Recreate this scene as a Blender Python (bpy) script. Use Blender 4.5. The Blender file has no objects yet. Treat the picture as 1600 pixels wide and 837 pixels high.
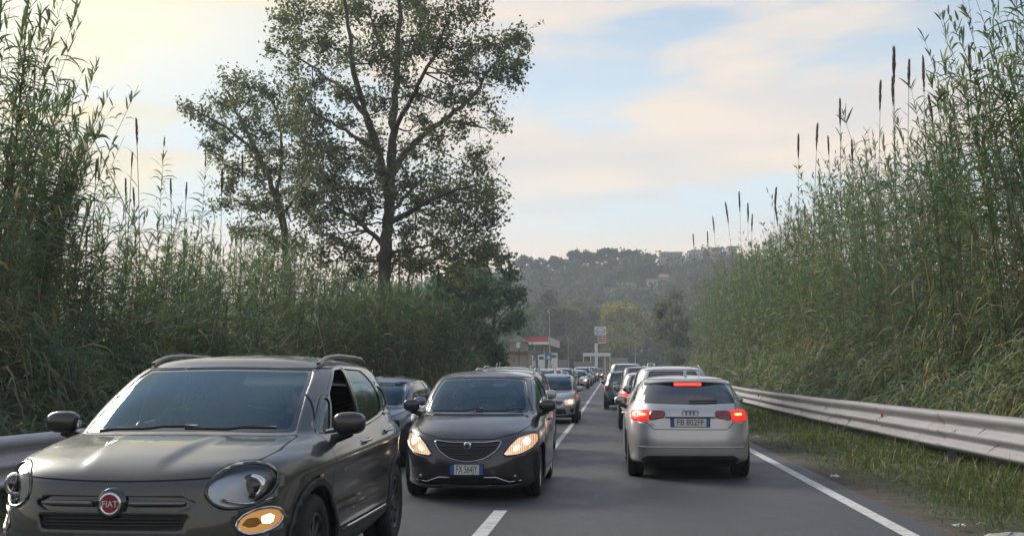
import bpy, math, random
import numpy as np
from mathutils import Vector, Matrix

random.seed(7)
RNG = np.random.default_rng(11)
R = math.radians
sc = bpy.context.scene
COL = sc.collection

# ------------------------------------------------------------------ camera
FPX, CX, CY = 1750.0, 800.0, 418.5          # focal length and centre in photograph pixels
VPX, VPY = 957.0, 588.0                     # where the road direction vanishes
CAMH = 1.40
PITCH = math.atan((VPY - CY) / FPX)
YAW = math.atan((VPX - CX) / FPX * math.cos(PITCH))
cam = bpy.data.cameras.new('camera')
cam.sensor_width = 36.0
cam.lens = 36.0 * FPX / 1600.0
cam.clip_start = 0.05
cam.clip_end = 6000
camo = bpy.data.objects.new('camera', cam)
COL.objects.link(camo)
camo.location = (0, 0, CAMH)
camo.rotation_euler = (math.pi / 2 + PITCH, 0, YAW)
sc.camera = camo

# ------------------------------------------------------------------ sky and sun
SUN_AZ, SUN_EL = R(-50), R(24)              # azimuth from +Y towards +X, elevation
CL1 = (1.5, (15.2, 10.6, 0.0))                 # scale and offset of the cloud field
world = bpy.data.worlds.new('World')
sc.world = world
world.use_nodes = True
wt = world.node_tree
wt.nodes.clear()
def wn(t, **kw):
    n = wt.nodes.new(t)
    for k, v in kw.items(): setattr(n, k, v)
    return n
def wl(a, b): wt.links.new(a, b)
def wmath(op, a, b=None, c=None):
    n = wn('ShaderNodeMath', operation=op)
    for i, q in enumerate((a, b, c)):
        if q is None: continue
        if isinstance(q, (int, float)): n.inputs[i].default_value = q
        else: wl(q, n.inputs[i])
    return n.outputs[0]
def wmix(f, a, b, bt='MIX'):
    n = wn('ShaderNodeMix', data_type='RGBA', blend_type=bt)
    if isinstance(f, (int, float)): n.inputs[0].default_value = f
    else: wl(f, n.inputs[0])
    for q, s in ((a, n.inputs[6]), (b, n.inputs[7])):
        if isinstance(q, tuple): s.default_value = (*q, 1)
        else: wl(q, s)
    return n.outputs[2]
def wrange(v, a, b, c=0.0, d=1.0, smooth=True):
    n = wn('ShaderNodeMapRange')
    n.interpolation_type = 'SMOOTHSTEP' if smooth else 'LINEAR'
    wl(v, n.inputs[0])
    for i, q in enumerate((a, b, c, d)): n.inputs[i + 1].default_value = q
    return n.outputs[0]
tc = wn('ShaderNodeTexCoord')
DIR = tc.outputs['Generated']
sky = wn('ShaderNodeTexSky', sky_type='NISHITA')
sky.sun_disc = False
sky.sun_elevation = SUN_EL
sky.sun_rotation = SUN_AZ
sky.altitude = 20
sky.air_density = 1.0
sky.dust_density = 0.7
sky.ozone_density = 3.0
SKY_K = 0.15
skyc = wmix(1.0, sky.outputs[0], (SKY_K, SKY_K, SKY_K), 'MULTIPLY')
sep = wn('ShaderNodeSeparateXYZ'); wl(DIR, sep.inputs[0])
dx, dy, dz = sep.outputs
dzc = wmath('MAXIMUM', dz, 0.0)
sund = wn('ShaderNodeVectorMath', operation='DOT_PRODUCT'); wl(DIR, sund.inputs[0])
sund.inputs[1].default_value = (math.sin(SUN_AZ) * math.cos(SUN_EL), math.cos(SUN_AZ) * math.cos(SUN_EL), math.sin(SUN_EL))
near = wrange(sund.outputs['Value'], 0.76, 0.93)
# thin high veil that pales the low sky, then layers of cloud laid on a plane overhead
veil = wmath('MULTIPLY', wrange(dzc, 0.05, 0.36, 0.97, 0.80), wrange(dzc, 0.36, 0.75, 1.0, 0.30))
low = wrange(dzc, 0.095, 0.15, 0.0, 1.0)
veilc = wmix(low, (0.54, 0.43, 0.335), (0.40, 0.455, 0.47))
veilc = wmix(wrange(dzc, 0.17, 0.36), veilc, (0.245, 0.295, 0.34))
veilc = wmix(wmath('MULTIPLY', near, wrange(dzc, 0.18, 0.30, 0.0, 0.9)), veilc, (0.62, 0.53, 0.32))
base = wmix(veil, skyc, veilc)
den = wmath('ADD', dzc, 0.20)
px_ = wmath('DIVIDE', dx, den); py_ = wmath('DIVIDE', dy, den)
comb = wn('ShaderNodeCombineXYZ'); wl(px_, comb.inputs[0]); wl(py_, comb.inputs[1])
def wnoise(scale, det, rough, off, dist=0.0, stretch=(1, 1, 1)):
    mp = wn('ShaderNodeMapping'); wl(comb.outputs[0], mp.inputs[0])
    mp.inputs['Location'].default_value = off
    mp.inputs['Scale'].default_value = stretch
    n = wn('ShaderNodeTexNoise'); wl(mp.outputs[0], n.inputs[0])
    n.inputs['Scale'].default_value = scale; n.inputs['Detail'].default_value = det
    n.inputs['Roughness'].default_value = rough; n.inputs['Distortion'].default_value = dist
    return n.outputs[0]
c1 = wnoise(CL1[0], 9, 0.56, CL1[1], 0.25, (0.85, 1.25, 1))
m1 = wrange(c1, 0.435, 0.575)
c2 = wnoise(3.4, 5, 0.5, (8.3, 0.4, 2.0), 0.2, (0.5, 1, 1))
m2 = wrange(c2, 0.46, 0.70, 0.0, 0.55)
cm = wmath('MAXIMUM', m1, m2)
cm = wmath('MULTIPLY', cm, wrange(dzc, 0.10, 0.19, 0.0, 0.95))
cm = wmath('MULTIPLY', cm, wrange(dzc, 0.36, 0.62, 1.0, 0.45))        # clear blue overhead, broken by thinner cloud, as the windscreens reflect
cloudc = wmix(near, (0.54, 0.465, 0.39), (0.62, 0.53, 0.33))
shade = wmath('MULTIPLY', wrange(c2, 0.36, 0.62, 0.55, 0.0), wmath('MULTIPLY_ADD', near, -0.5, 1.0))
cloudc = wmix(shade, cloudc, (0.36, 0.375, 0.41))
skyf = wmix(cm, base, cloudc)
bg = wn('ShaderNodeBackground'); wl(skyf, bg.inputs[0]); bg.inputs[1].default_value = 1.0
wo = wn('ShaderNodeOutputWorld'); wl(bg.outputs[0], wo.inputs[0])

sun = bpy.data.lights.new('sun', 'SUN')
sun.energy = 2.9
sun.angle = R(28)
sun.color = (1.0, 0.93, 0.83)
suno = bpy.data.objects.new('sun', sun)
COL.objects.link(suno)
sd = Vector((math.sin(SUN_AZ) * math.cos(SUN_EL), math.cos(SUN_AZ) * math.cos(SUN_EL), math.sin(SUN_EL)))
suno.rotation_euler = sd.to_track_quat('Z', 'Y').to_euler()
suno.location = (-20, 30, 40)

sc.view_settings.view_transform = 'Standard'
sc.view_settings.look = 'None'
sc.view_settings.exposure = 0.88
sc.view_settings.gamma = 1.0
sc.view_settings.use_curve_mapping = False
sc.render.engine = 'CYCLES'
sc.cycles.use_denoising = True
sc.cycles.max_bounces = 7
sc.cycles.transparent_max_bounces = 14
sc.cycles.volume_bounces = 0
sc.cycles.caustics_reflective = False
sc.cycles.caustics_refractive = False
sc.cycles.sample_clamp_indirect = 6.0

# ------------------------------------------------------------------ helpers
_f = Vector((-math.sin(YAW) * math.cos(PITCH), math.cos(YAW) * math.cos(PITCH), math.sin(PITCH)))
_r = Vector((math.cos(YAW), math.sin(YAW), 0))
_u = _r.cross(_f)
def at(px, py, d):
    """world point at distance d along the road (world Y) under a place of the photograph"""
    v = _f * FPX + _r * (px - CX) - _u * (py - CY)
    v = v * (d / v.y)
    return Vector((v.x, v.y, v.z + CAMH))
def topx(x, y, z):
    """world arrays to photograph pixels"""
    z = z - CAMH
    dpt = x * _f.x + y * _f.y + z * _f.z
    return (CX + FPX * (x * _r.x + y * _r.y + z * _r.z) / dpt, CY - FPX * (x * _u.x + y * _u.y + z * _u.z) / dpt)

def roadz(d):
    d = np.asarray(d, float)
    t = np.clip((d - 25) / 20.0, 0, 1)
    g1 = np.where(d < 25, 0, np.where(d < 45, 0.0095 * 10 * t * t, 0.0095 * (d - 35)))
    return g1 + 0.000060 * np.maximum(0, d - 130) ** 2 * (d < 330) + (d >= 330) * (0.00006 * 200 ** 2 + 0.024 * (d - 330))
def roadx(d):
    d = np.asarray(d, float)
    e = np.minimum(np.maximum(0, d - 140), 160)
    return e ** 2 / 800.0 + np.maximum(0, d - 300) * 0.4

MATS = {}
def new_mat(name):
    m = bpy.data.materials.new(name); m.use_nodes = True
    MATS[name] = m
    nt = m.node_tree
    return m, nt, nt.nodes['Principled BSDF']
def pm(name, col, rough=0.5, metal=0.0, coat=0.0, coat_r=0.05, emit=None, es=0.0, spec=0.5):
    m, nt, b = new_mat(name)
    b.inputs['Base Color'].default_value = (*col, 1)
    b.inputs['Roughness'].default_value = rough
    b.inputs['Metallic'].default_value = metal
    b.inputs['Coat Weight'].default_value = coat
    b.inputs['Coat Roughness'].default_value = coat_r
    b.inputs['Specular IOR Level'].default_value = spec
    if emit:
        b.inputs['Emission Color'].default_value = (*emit, 1)
        b.inputs['Emission Strength'].default_value = es
    return m
def nnoise(nt, scale, det=4, rough=0.55, coord='Object', stretch=None):
    t = nt.nodes.new('ShaderNodeTexCoord'); n = nt.nodes.new('ShaderNodeTexNoise')
    o = t.outputs[coord] if coord != 'World' else nt.nodes.new('ShaderNodeNewGeometry').outputs['Position']
    if stretch:
        mp = nt.nodes.new('ShaderNodeMapping'); mp.inputs['Scale'].default_value = stretch
        nt.links.new(o, mp.inputs[0]); o = mp.outputs[0]
    nt.links.new(o, n.inputs[0])
    n.inputs['Scale'].default_value = scale; n.inputs['Detail'].default_value = det; n.inputs['Roughness'].default_value = rough
    return n.outputs[0]
def ramp(nt, src, stops):
    r = nt.nodes.new('ShaderNodeValToRGB'); nt.links.new(src, r.inputs[0])
    e = r.color_ramp.elements
    while len(e) < len(stops): e.new(0.5)
    for q, (p, c) in zip(e, stops):
        q.position = p; q.color = (*c, 1) if len(c) == 3 else c
    return r.outputs[0]
def nmix(nt, f, a, b, bt='MIX'):
    n = nt.nodes.new('ShaderNodeMix'); n.data_type = 'RGBA'; n.blend_type = bt
    for q, s in ((f, n.inputs[0]), (a, n.inputs[6]), (b, n.inputs[7])):
        if isinstance(q, (int, float)): s.default_value = q
        elif isinstance(q, tuple): s.default_value = (*q, 1)
        else: nt.links.new(q, s)
    return n.outputs[2]
def bump(nt, b, h, strength=0.3, dist=0.02):
    n = nt.nodes.new('ShaderNodeBump'); nt.links.new(h, n.inputs['Height'])
    n.inputs['Strength'].default_value = strength; n.inputs['Distance'].default_value = dist
    nt.links.new(n.outputs[0], b.inputs['Normal'])
def rough_mat(name, c1, c2, scale=3.0, rough=0.85, bs=0.3, bd=0.02, stretch=None, det=6):
    m, nt, b = new_mat(name)
    n = nnoise(nt, scale, det, 0.6, 'Object', stretch)
    nt.links.new(ramp(nt, n, [(0.3, c1), (0.7, c2)]), b.inputs['Base Color'])
    b.inputs['Roughness'].default_value = rough
    bump(nt, b, nnoise(nt, scale * 6, 4, 0.6, 'Object', stretch), bs, bd)
    return m

def mesh_from(name, V, F, mats=(), matidx=None, smooth=True, col=None):
    me = bpy.data.meshes.new(name)
    if isinstance(F, np.ndarray):
        V = np.asarray(V, np.float32)
        k = F.shape[1]
        me.vertices.add(len(V)); me.vertices.foreach_set('co', V.ravel())
        me.loops.add(F.size); me.loops.foreach_set('vertex_index', F.astype(np.int32).ravel())
        me.polygons.add(len(F)); me.polygons.foreach_set('loop_start', np.arange(0, F.size, k, dtype=np.int32))
        me.update(calc_edges=True)
    else:
        me.from_pydata([tuple(map(float, v)) for v in V], [], F)
        me.update()
    for m in mats: me.materials.append(m)
    if matidx is not None: me.polygons.foreach_set('material_index', np.asarray(matidx, np.int32))
    me.polygons.foreach_set('use_smooth', np.full(len(me.polygons), smooth, bool))
    if col is not None:
        a = me.color_attributes.new('tint', 'FLOAT_COLOR', 'POINT')
        c = np.ones((len(me.vertices), 4), np.float32); c[:, :3] = col
        a.data.foreach_set('color', c.ravel())
    return me
def link(name, me, parent=None, loc=(0, 0, 0), rot=(0, 0, 0), **props):
    o = bpy.data.objects.new(name, me); COL.objects.link(o)
    o.location = loc; o.rotation_euler = rot
    if parent is not None: o.parent = parent
    for k, v in props.items(): o[k] = v
    return o
def thing(name, label, cat, loc=(0, 0, 0), rz=0.0, group=None):
    o = link(name, None, None, loc, (0, 0, rz), label=label, category=cat)
    if group: o['group'] = group
    return o
class MB:
    """collects simple shapes into one mesh"""
    def __init__(s): s.v = []; s.f = []
    def add(s, v, f):
        n = len(s.v); s.v += [tuple(q) for q in v]; s.f += [tuple(i + n for i in q) for q in f]; return s
    def box(s, x0, x1, y0, y1, z0, z1, M=None):
        v = [(x, y, z) for z in (z0, z1) for y in (y0, y1) for x in (x0, x1)]
        if M is not None: v = [tuple(M @ Vector(q)) for q in v]
        return s.add(v, [(0, 2, 3, 1), (4, 5, 7, 6), (0, 1, 5, 4), (1, 3, 7, 5), (3, 2, 6, 7), (2, 0, 4, 6)])
    def rbox(s, x0, x1, y0, y1, z0, z1, r=0.02, M=None):
        """box with chamfered edges all round"""
        v = []; xs = (x0, x1); ys = (y0, y1); zs = (z0, z1); idx = {}
        for i in (0, 1):
            for j in (0, 1):
                for k in (0, 1):
                    sx, sy, sz = (1 - 2 * i), (1 - 2 * j), (1 - 2 * k)
                    for ax in range(3):
                        p = [xs[i] + sx * r * (ax != 0), ys[j] + sy * r * (ax != 1), zs[k] + sz * r * (ax != 2)]
                        idx[i, j, k, ax] = len(v); v.append(tuple(p))
        f = []
        for ax in range(3):
            for e in (0, 1):
                c = []
                for (a, b) in ((0, 0), (1, 0), (1, 1), (0, 1)):
                    key = [a, b]; key.insert(ax, e)
                    c.append(idx[key[0], key[1], key[2], ax])
                f.append(tuple(c))
        for ax in range(3):
            o1, o2 = [q for q in range(3) if q != ax]
            for a in (0, 1):
                for b in (0, 1):
                    def g(e, w):
                        key = [0, 0, 0]; key[ax] = e; key[o1] = a; key[o2] = b
                        return idx[key[0], key[1], key[2], w]
                    f.append((g(0, o1), g(1, o1), g(1, o2), g(0, o2)))
        for i in (0, 1):
            for j in (0, 1):
                for k in (0, 1):
                    f.append(tuple(idx[i, j, k, ax] for ax in range(3)))
        if M is not None: v = [tuple(M @ Vector(q)) for q in v]
        return s.add(v, f)
    def tube(s, pts, rad, n=8, cap=True):
        pts = [Vector(p) for p in pts]
        if isinstance(rad, (int, float)): rad = [rad] * len(pts)
        v = []; f = []
        for i, p in enumerate(pts):
            t = (pts[min(i + 1, len(pts) - 1)] - pts[max(i - 1, 0)]).normalized()
            a = Vector((0, 0, 1)) if abs(t.z) < 0.9 else Vector((1, 0, 0))
            e1 = t.cross(a).normalized(); e2 = t.cross(e1)
            for k in range(n):
                q = 2 * math.pi * k / n
                v.append(p + (e1 * math.cos(q) + e2 * math.sin(q)) * rad[i])
        for i in range(len(pts) - 1):
            for k in range(n):
                k2 = (k + 1) % n
                f.append((i * n + k, i * n + k2, (i + 1) * n + k2, (i + 1) * n + k))
        if cap:
            f.append(tuple(range(n))); f.append(tuple(range((len(pts) - 1) * n, len(pts) * n))[::-1])
        return s.add(v, f)
    def lathe(s, prof, n=32, M=None, close=False):
        """profile of (radius, height) turned about Z"""
        v = []; f = []
        for (r, z) in prof:
            for k in range(n):
                q = 2 * math.pi * k / n
                v.append(Vector((r * math.cos(q), r * math.sin(q), z)))
        m = len(prof)
        for i in range(m if close else m - 1):
            j = (i + 1) % m
            for k in range(n):
                k2 = (k + 1) % n
                f.append((i * n + k, i * n + k2, j * n + k2, j * n + k))
        if M is not None: v = [M @ q for q in v]
        return s.add(v, f)
    def blob(s, c, rx, ry, rz, n=10, e=1.0, M=None):
        """rounded superellipsoid"""
        v = []; f = []
        m = n
        def sp(x): return math.copysign(abs(x) ** e, x)
        for i in range(m + 1):
            a = -math.pi / 2 + math.pi * i / m
            for k in range(2 * n):
                b = math.pi * k / n
                p = Vector((rx * sp(math.cos(a)) * sp(math.cos(b)), ry * sp(math.cos(a)) * sp(math.sin(b)), rz * sp(math.sin(a))))
                if M is not None: p = M @ p
                v.append(p + Vector(c))
        for i in range(m):
            for k in range(2 * n):
                k2 = (k + 1) % (2 * n)
                f.append((i * 2 * n + k, i * 2 * n + k2, (i + 1) * 2 * n + k2, (i + 1) * 2 * n + k))
        return s.add(v, f)
    def prism(s, poly, y0, y1, axis='y'):
        n = len(poly)
        if axis == 'y': v = [(a, y0, b) for a, b in poly] + [(a, y1, b) for a, b in poly]
        elif axis == 'x': v = [(y0, a, b) for a, b in poly] + [(y1, a, b) for a, b in poly]
        else: v = [(a, b, y0) for a, b in poly] + [(a, b, y1) for a, b in poly]
        return s.add(v, [tuple(range(n))[::-1], tuple(range(n, 2 * n))] + [(i, (i + 1) % n, n + (i + 1) % n, n + i) for i in range(n)])
    def mesh(s, name, mat, smooth=False):
        return mesh_from(name, s.v, s.f, [mat] if mat else [], smooth=smooth)
    def build(s, name, mat, parent=None, smooth=False, loc=(0, 0, 0), rot=(0, 0, 0), **kw):
        return link(name, s.mesh(name, mat, smooth), parent, loc, rot, **kw)
def text_obj(name, body, size, mat, parent, loc, rot, ext=0.0015, sx=1.0):
    cu = bpy.data.curves.new(name, 'FONT'); cu.body = body; cu.size = size; cu.extrude = ext
    cu.align_x = 'CENTER'; cu.align_y = 'CENTER'; cu.resolution_u = 3
    o = bpy.data.objects.new(name, cu); COL.objects.link(o)
    dg = bpy.context.evaluated_depsgraph_get()
    me = bpy.data.meshes.new_from_object(o.evaluated_get(dg))
    bpy.data.objects.remove(o); bpy.data.curves.remove(cu)
    me.name = name; me.materials.clear(); me.materials.append(mat)
    p = link(name, me, parent, loc, rot); p.scale = (sx, 1, 1)
    return p
# ------------------------------------------------------------------ setting materials
def make_asphalt():
    m, nt, b = new_mat('asphalt')
    big = nnoise(nt, 0.22, 3, 0.5, 'Object', (1.6, 0.12, 1))
    fine = nnoise(nt, 55, 3, 0.7)
    mid = nnoise(nt, 2.2, 5, 0.65, 'Object', (1, 0.45, 1))
    c = ramp(nt, big, [(0.3, (0.035, 0.039, 0.045)), (0.7, (0.054, 0.060, 0.068))])
    c = nmix(nt, 0.55, c, ramp(nt, mid, [(0.3, (0.031, 0.034, 0.039)), (0.72, (0.060, 0.066, 0.073))]))
    c = nmix(nt, 0.42, c, ramp(nt, fine, [(0.35, (0.02, 0.02, 0.02)), (0.65, (0.12, 0.12, 0.12))]))
    # hairline cracks, oil spots and old sealed patches
    v = nt.nodes.new('ShaderNodeTexVoronoi'); v.feature = 'DISTANCE_TO_EDGE'; v.inputs['Scale'].default_value = 0.32
    tcx = nt.nodes.new('ShaderNodeTexCoord'); wob = nt.nodes.new('ShaderNodeVectorMath'); wob.operation = 'MULTIPLY_ADD'
    nz = nt.nodes.new('ShaderNodeTexNoise'); nz.inputs['Scale'].default_value = 1.6; nz.inputs['Detail'].default_value = 5
    nt.links.new(tcx.outputs['Object'], nz.inputs[0]); nt.links.new(nz.outputs[1], wob.inputs[0]); wob.inputs[1].default_value = (0.9, 0.9, 0); nt.links.new(tcx.outputs['Object'], wob.inputs[2])
    nt.links.new(wob.outputs[0], v.inputs[0])
    cr = ramp(nt, v.outputs['Distance'], [(0.0, (0.55,) * 3), (0.006, (0.0,) * 3)])
    part = ramp(nt, nnoise(nt, 0.35, 2, 0.5), [(0.5, (0, 0, 0)), (0.62, (1, 1, 1))])
    c = nmix(nt, nmix(nt, 1.0, cr, part, 'MULTIPLY'), c, (0.018, 0.018, 0.019))
    oil = ramp(nt, nnoise(nt, 1.1, 3, 0.6, 'Object', (1.5, 0.5, 1)), [(0.62, (0, 0, 0)), (0.74, (0.5,) * 3)])
    c = nmix(nt, oil, c, (0.030, 0.030, 0.032))
    nt.links.new(c, b.inputs['Base Color'])
    rr = ramp(nt, mid, [(0.3, (0.50,) * 3), (0.7, (0.66,) * 3)])
    nt.links.new(rr, b.inputs['Roughness'])
    bump(nt, b, fine, 0.7, 0.008)
    return m
ASPH = make_asphalt()
def make_paint_line():
    m, nt, b = new_mat('road_paint')
    n = nnoise(nt, 9, 6, 0.7); n2 = nnoise(nt, 60, 3, 0.7)
    c = ramp(nt, n, [(0.36, (0.42, 0.41, 0.38)), (0.6, (0.68, 0.67, 0.63))])
    c = nmix(nt, ramp(nt, n2, [(0.55, (0, 0, 0)), (0.75, (0.55,) * 3)]), c, (0.16, 0.16, 0.16))
    nt.links.new(c, b.inputs['Base Color']); b.inputs['Roughness'].default_value = 0.6
    bump(nt, b, n2, 0.3, 0.004)
    return m
LINE = make_paint_line()
def make_ground():
    m, nt, b = new_mat('verge_soil')
    a = nt.nodes.new('ShaderNodeAttribute'); a.attribute_name = 'tint'
    n = nnoise(nt, 3.0, 8, 0.7); n2 = nnoise(nt, 22, 5, 0.7)
    v = ramp(nt, n, [(0.3, (0.45,) * 3), (0.7, (1.25,) * 3)])
    c = nmix(nt, 1.0, a.outputs['Color'], v, 'MULTIPLY')
    c = nmix(nt, 0.5, c, nmix(nt, 1.0, c, ramp(nt, n2, [(0.3, (0.3,) * 3), (0.7, (1.6,) * 3)]), 'MULTIPLY'))
    nt.links.new(c, b.inputs['Base Color']); b.inputs['Roughness'].default_value = 0.95
    bump(nt, b, n2, 0.8, 0.05)
    return m
GROUND = make_ground()
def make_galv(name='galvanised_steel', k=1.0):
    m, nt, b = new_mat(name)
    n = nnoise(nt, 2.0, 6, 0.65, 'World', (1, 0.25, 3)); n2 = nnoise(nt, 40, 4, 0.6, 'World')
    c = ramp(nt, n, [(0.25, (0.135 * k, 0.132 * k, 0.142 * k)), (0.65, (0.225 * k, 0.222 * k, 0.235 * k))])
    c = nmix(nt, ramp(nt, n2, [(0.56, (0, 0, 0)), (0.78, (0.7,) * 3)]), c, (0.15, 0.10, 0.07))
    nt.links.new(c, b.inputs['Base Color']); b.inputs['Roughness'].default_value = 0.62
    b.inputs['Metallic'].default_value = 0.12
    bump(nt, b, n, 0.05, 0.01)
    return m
GALV = make_galv(); PALE = make_galv('lightened_galvanised_steel', 2.4)  # second one: same steel, colour lightened to make up for shade on the left rail
def make_leaf(name, trans=0.42, rough=0.55):
    m, nt, b = new_mat(name)
    a = nt.nodes.new('ShaderNodeAttribute'); a.attribute_name = 'tint'
    nt.links.new(a.outputs['Color'], b.inputs['Base Color'])
    b.inputs['Roughness'].default_value = rough
    b.inputs['Specular IOR Level'].default_value = 0.3
    t = nt.nodes.new('ShaderNodeBsdfTranslucent')
    c = nmix(nt, 1.0, a.outputs['Color'], (1.3, 1.35, 0.7), 'MULTIPLY')
    nt.links.new(c, t.inputs[0])
    x = nt.nodes.new('ShaderNodeMixShader'); x.inputs[0].default_value = trans
    nt.links.new(b.outputs[0], x.inputs[1]); nt.links.new(t.outputs[0], x.inputs[2])
    nt.links.new(x.outputs[0], nt.nodes['Material Output'].inputs[0])
    return m
LEAF = make_leaf('leaf')
BARK = rough_mat('bark', (0.055, 0.045, 0.038), (0.13, 0.11, 0.095), 2.5, 0.9, 0.7, 0.05, (1, 1, 0.3))

# ------------------------------------------------------------------ ground
def bank(a, d):
    a = np.asarray(a, float); d = np.asarray(d, float)
    r = np.interp(a, [3.0, 5.0, 5.6, 8.0, 11.0, 18.0, 60], [0, 0.03, 0.12, 0.75, 2.0, 3.2, 4.0])
    l = np.interp(-a, [5.3, 6.2, 7.4, 9.5, 12.0, 20.0, 60], [0, -0.10, -0.10, 0.50, 1.2, 1.6, 1.8])
    fl = np.clip((100 - d) / 30.0, 0, 1); fr = np.clip((330 - d) / 120.0, 0, 1)
    return np.where(a > 0, r * fr, l * fl)
def gz(x, d): return roadz(d) + bank(x - roadx(d), d)
def build_ground():
    ds = np.concatenate([np.linspace(-60, 0, 13)[:-1], np.linspace(0, 60, 61)[:-1], np.linspace(60, 360, 76)[:-1], np.array([360, 420, 520, 700, 1000, 1600, 3000])])
    aa = np.concatenate([[-3000, -1200, -500, -200, -90, -60, -40, -28], np.linspace(-22, -7, 31), [-6.5, -6, -5.3, -5.2], [-3, 0, 2.5], [2.75, 2.95, 3.2], np.linspace(3.6, 14, 42), [16, 18, 22, 28, 40, 60, 90, 200, 500, 1200, 3000]])
    D, A = np.meshgrid(ds, aa, indexing='ij')
    X = A + roadx(np.minimum(D, 420))
    Z = roadz(np.minimum(D, 420)) + bank(A, D) - 0.03 * ((A > -5.25) & (A < 2.9))
    rough = (RNG.random(A.shape) - 0.5) * 0.10 * ((np.abs(A + 1.2) > 5.0) & (np.abs(A) < 30))
    Z = Z + rough
    n0, n1 = A.shape
    V = np.stack([X, D, Z], -1).reshape(-1, 3)
    i = np.arange(n0 - 1)[:, None] * n1 + np.arange(n1 - 1)[None]
    F = np.stack([i, i + 1, i + n1 + 1, i + n1], -1).reshape(-1, 4)
    e = np.maximum(np.maximum(A - 2.95, -5.3 - A), 0).ravel()
    w = np.clip(e / 0.7 + (RNG.random(e.shape) - 0.5) * 0.3, 0, 1)[:, None]
    col = (1 - w) * np.array([[0.115, 0.090, 0.066]]) + w * np.array([[0.060, 0.075, 0.032]])
    link('ground', mesh_from('ground', V, F, [GROUND], col=col), kind='structure')
build_ground()
def strip(name, a0, a1, d0, d1, z, mat, step=2.0, na=1, **kw):
    n = max(2, int((d1 - d0) / step) + 1)
    ds = np.linspace(d0, d1, n); aa = np.linspace(a0, a1, na + 1)
    D, A = np.meshgrid(ds, aa, indexing='ij')
    V = np.stack([A + roadx(D), D, roadz(D) + z], -1).reshape(-1, 3)
    m = na + 1
    i = np.arange(n - 1)[:, None] * m + np.arange(na)[None]
    F = np.stack([i, i + 1, i + m + 1, i + m], -1).reshape(-1, 4)
    return link(name, mesh_from(name, V, F, [mat]), **kw)
road = strip('road', -5.32, 2.97, -40, 340, 0.0, ASPH, 2.0, 4, kind='structure')
for d0, d1, a0, a1 in ((-8.0, -3.5, -1.25, -1.11), (-0.6, 3.9, -1.25, -1.11), (6.6, 11.9, -1.25, -1.11), (21.5, 320, -1.24, -1.12), (-40, 335, 2.54, 2.69), (-40, 170, -5.02, -4.88), (235, 335, -5.02, -4.88)):
    o = strip('lane_marking', a0, a1, d0, d1, 0.004, LINE, 2.0)
    o.parent = road

# ------------------------------------------------------------------ guardrails
def beam_mesh(length):
    # corrugated profile: (towards the road, height)
    prof = [(0.000, 0.350), (0.012, 0.352), (0.030, 0.375), (0.078, 0.395), (0.085, 0.415), (0.078, 0.440), (0.015, 0.480),
            (0.008, 0.505), (0.015, 0.530), (0.078, 0.570), (0.085, 0.597), (0.078, 0.622), (0.015, 0.665), (0.008, 0.690),
            (0.015, 0.715), (0.070, 0.765), (0.085, 0.800), (0.080, 0.845), (0.050, 0.868), (0.012, 0.872), (0.0, 0.868)]
    n = len(prof); v = []; f = []
    prof = [(p * 1.3, 0.28 + (z - 0.35) * 1.155) for p, z in prof]
    for y in np.linspace(0, length, 5):
        for p, z in prof: v.append((p, y, z))
    for y in np.linspace(0, length, 5):
        for p, z in prof: v.append((p - 0.004, y, z - 0.001))
    for s in range(4):
        for k in range(n - 1):
            a = s * n + k
            f.append((a, a + 1, a + n + 1, a + n)); b = a + 5 * n
            f.append((b, b + n, b + n + 1, b + 1))
    return mesh_from('beam', v, f, [GALV], smooth=True)
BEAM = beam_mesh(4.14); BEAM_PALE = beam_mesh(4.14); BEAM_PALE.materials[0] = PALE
def post_mesh():
    b = MB()
    b.box(-0.17, -0.165, -0.045, 0.045, -0.3, 0.84); b.box(-0.165, -0.06, -0.045, -0.040, -0.3, 0.84); b.box(-0.165, -0.06, 0.040, 0.045, -0.3, 0.84)
    b.box(-0.059, -0.004, -0.05, 0.05, 0.40, 0.80)
    return b.mesh('post', GALV)
POST = post_mesh()
def bolt_mesh():
    b = MB()
    for z in (0.36, 0.46, 0.565, 0.673, 0.80):
        for y in (0.04, 0.10):
            p = 0.108 if z in (0.36, 0.565, 0.80) else 0.009
            b.blob((p + 0.004, y, z), 0.008, 0.014, 0.014, 4)
    for y in (0.03, 0.12): b.blob((0.05, y, 0.880), 0.012, 0.012, 0.005, 4)
    return b.mesh('bolts', pm('bolt_steel', (0.12, 0.11, 0.10), 0.6, 0.6), True)
BOLTS = bolt_mesh()
REDR = pm('red_reflector', (0.55, 0.02, 0.03), 0.25, coat=0.5)
def refl_mesh():
    b = MB(); b.prism([(0.010, -0.055), (0.040, -0.030), (0.040, 0.030), (0.010, 0.055)], 0.675 - 0.085, 0.675 + 0.085, 'z')
    return b.mesh('reflector', REDR)
REFL = refl_mesh()
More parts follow.
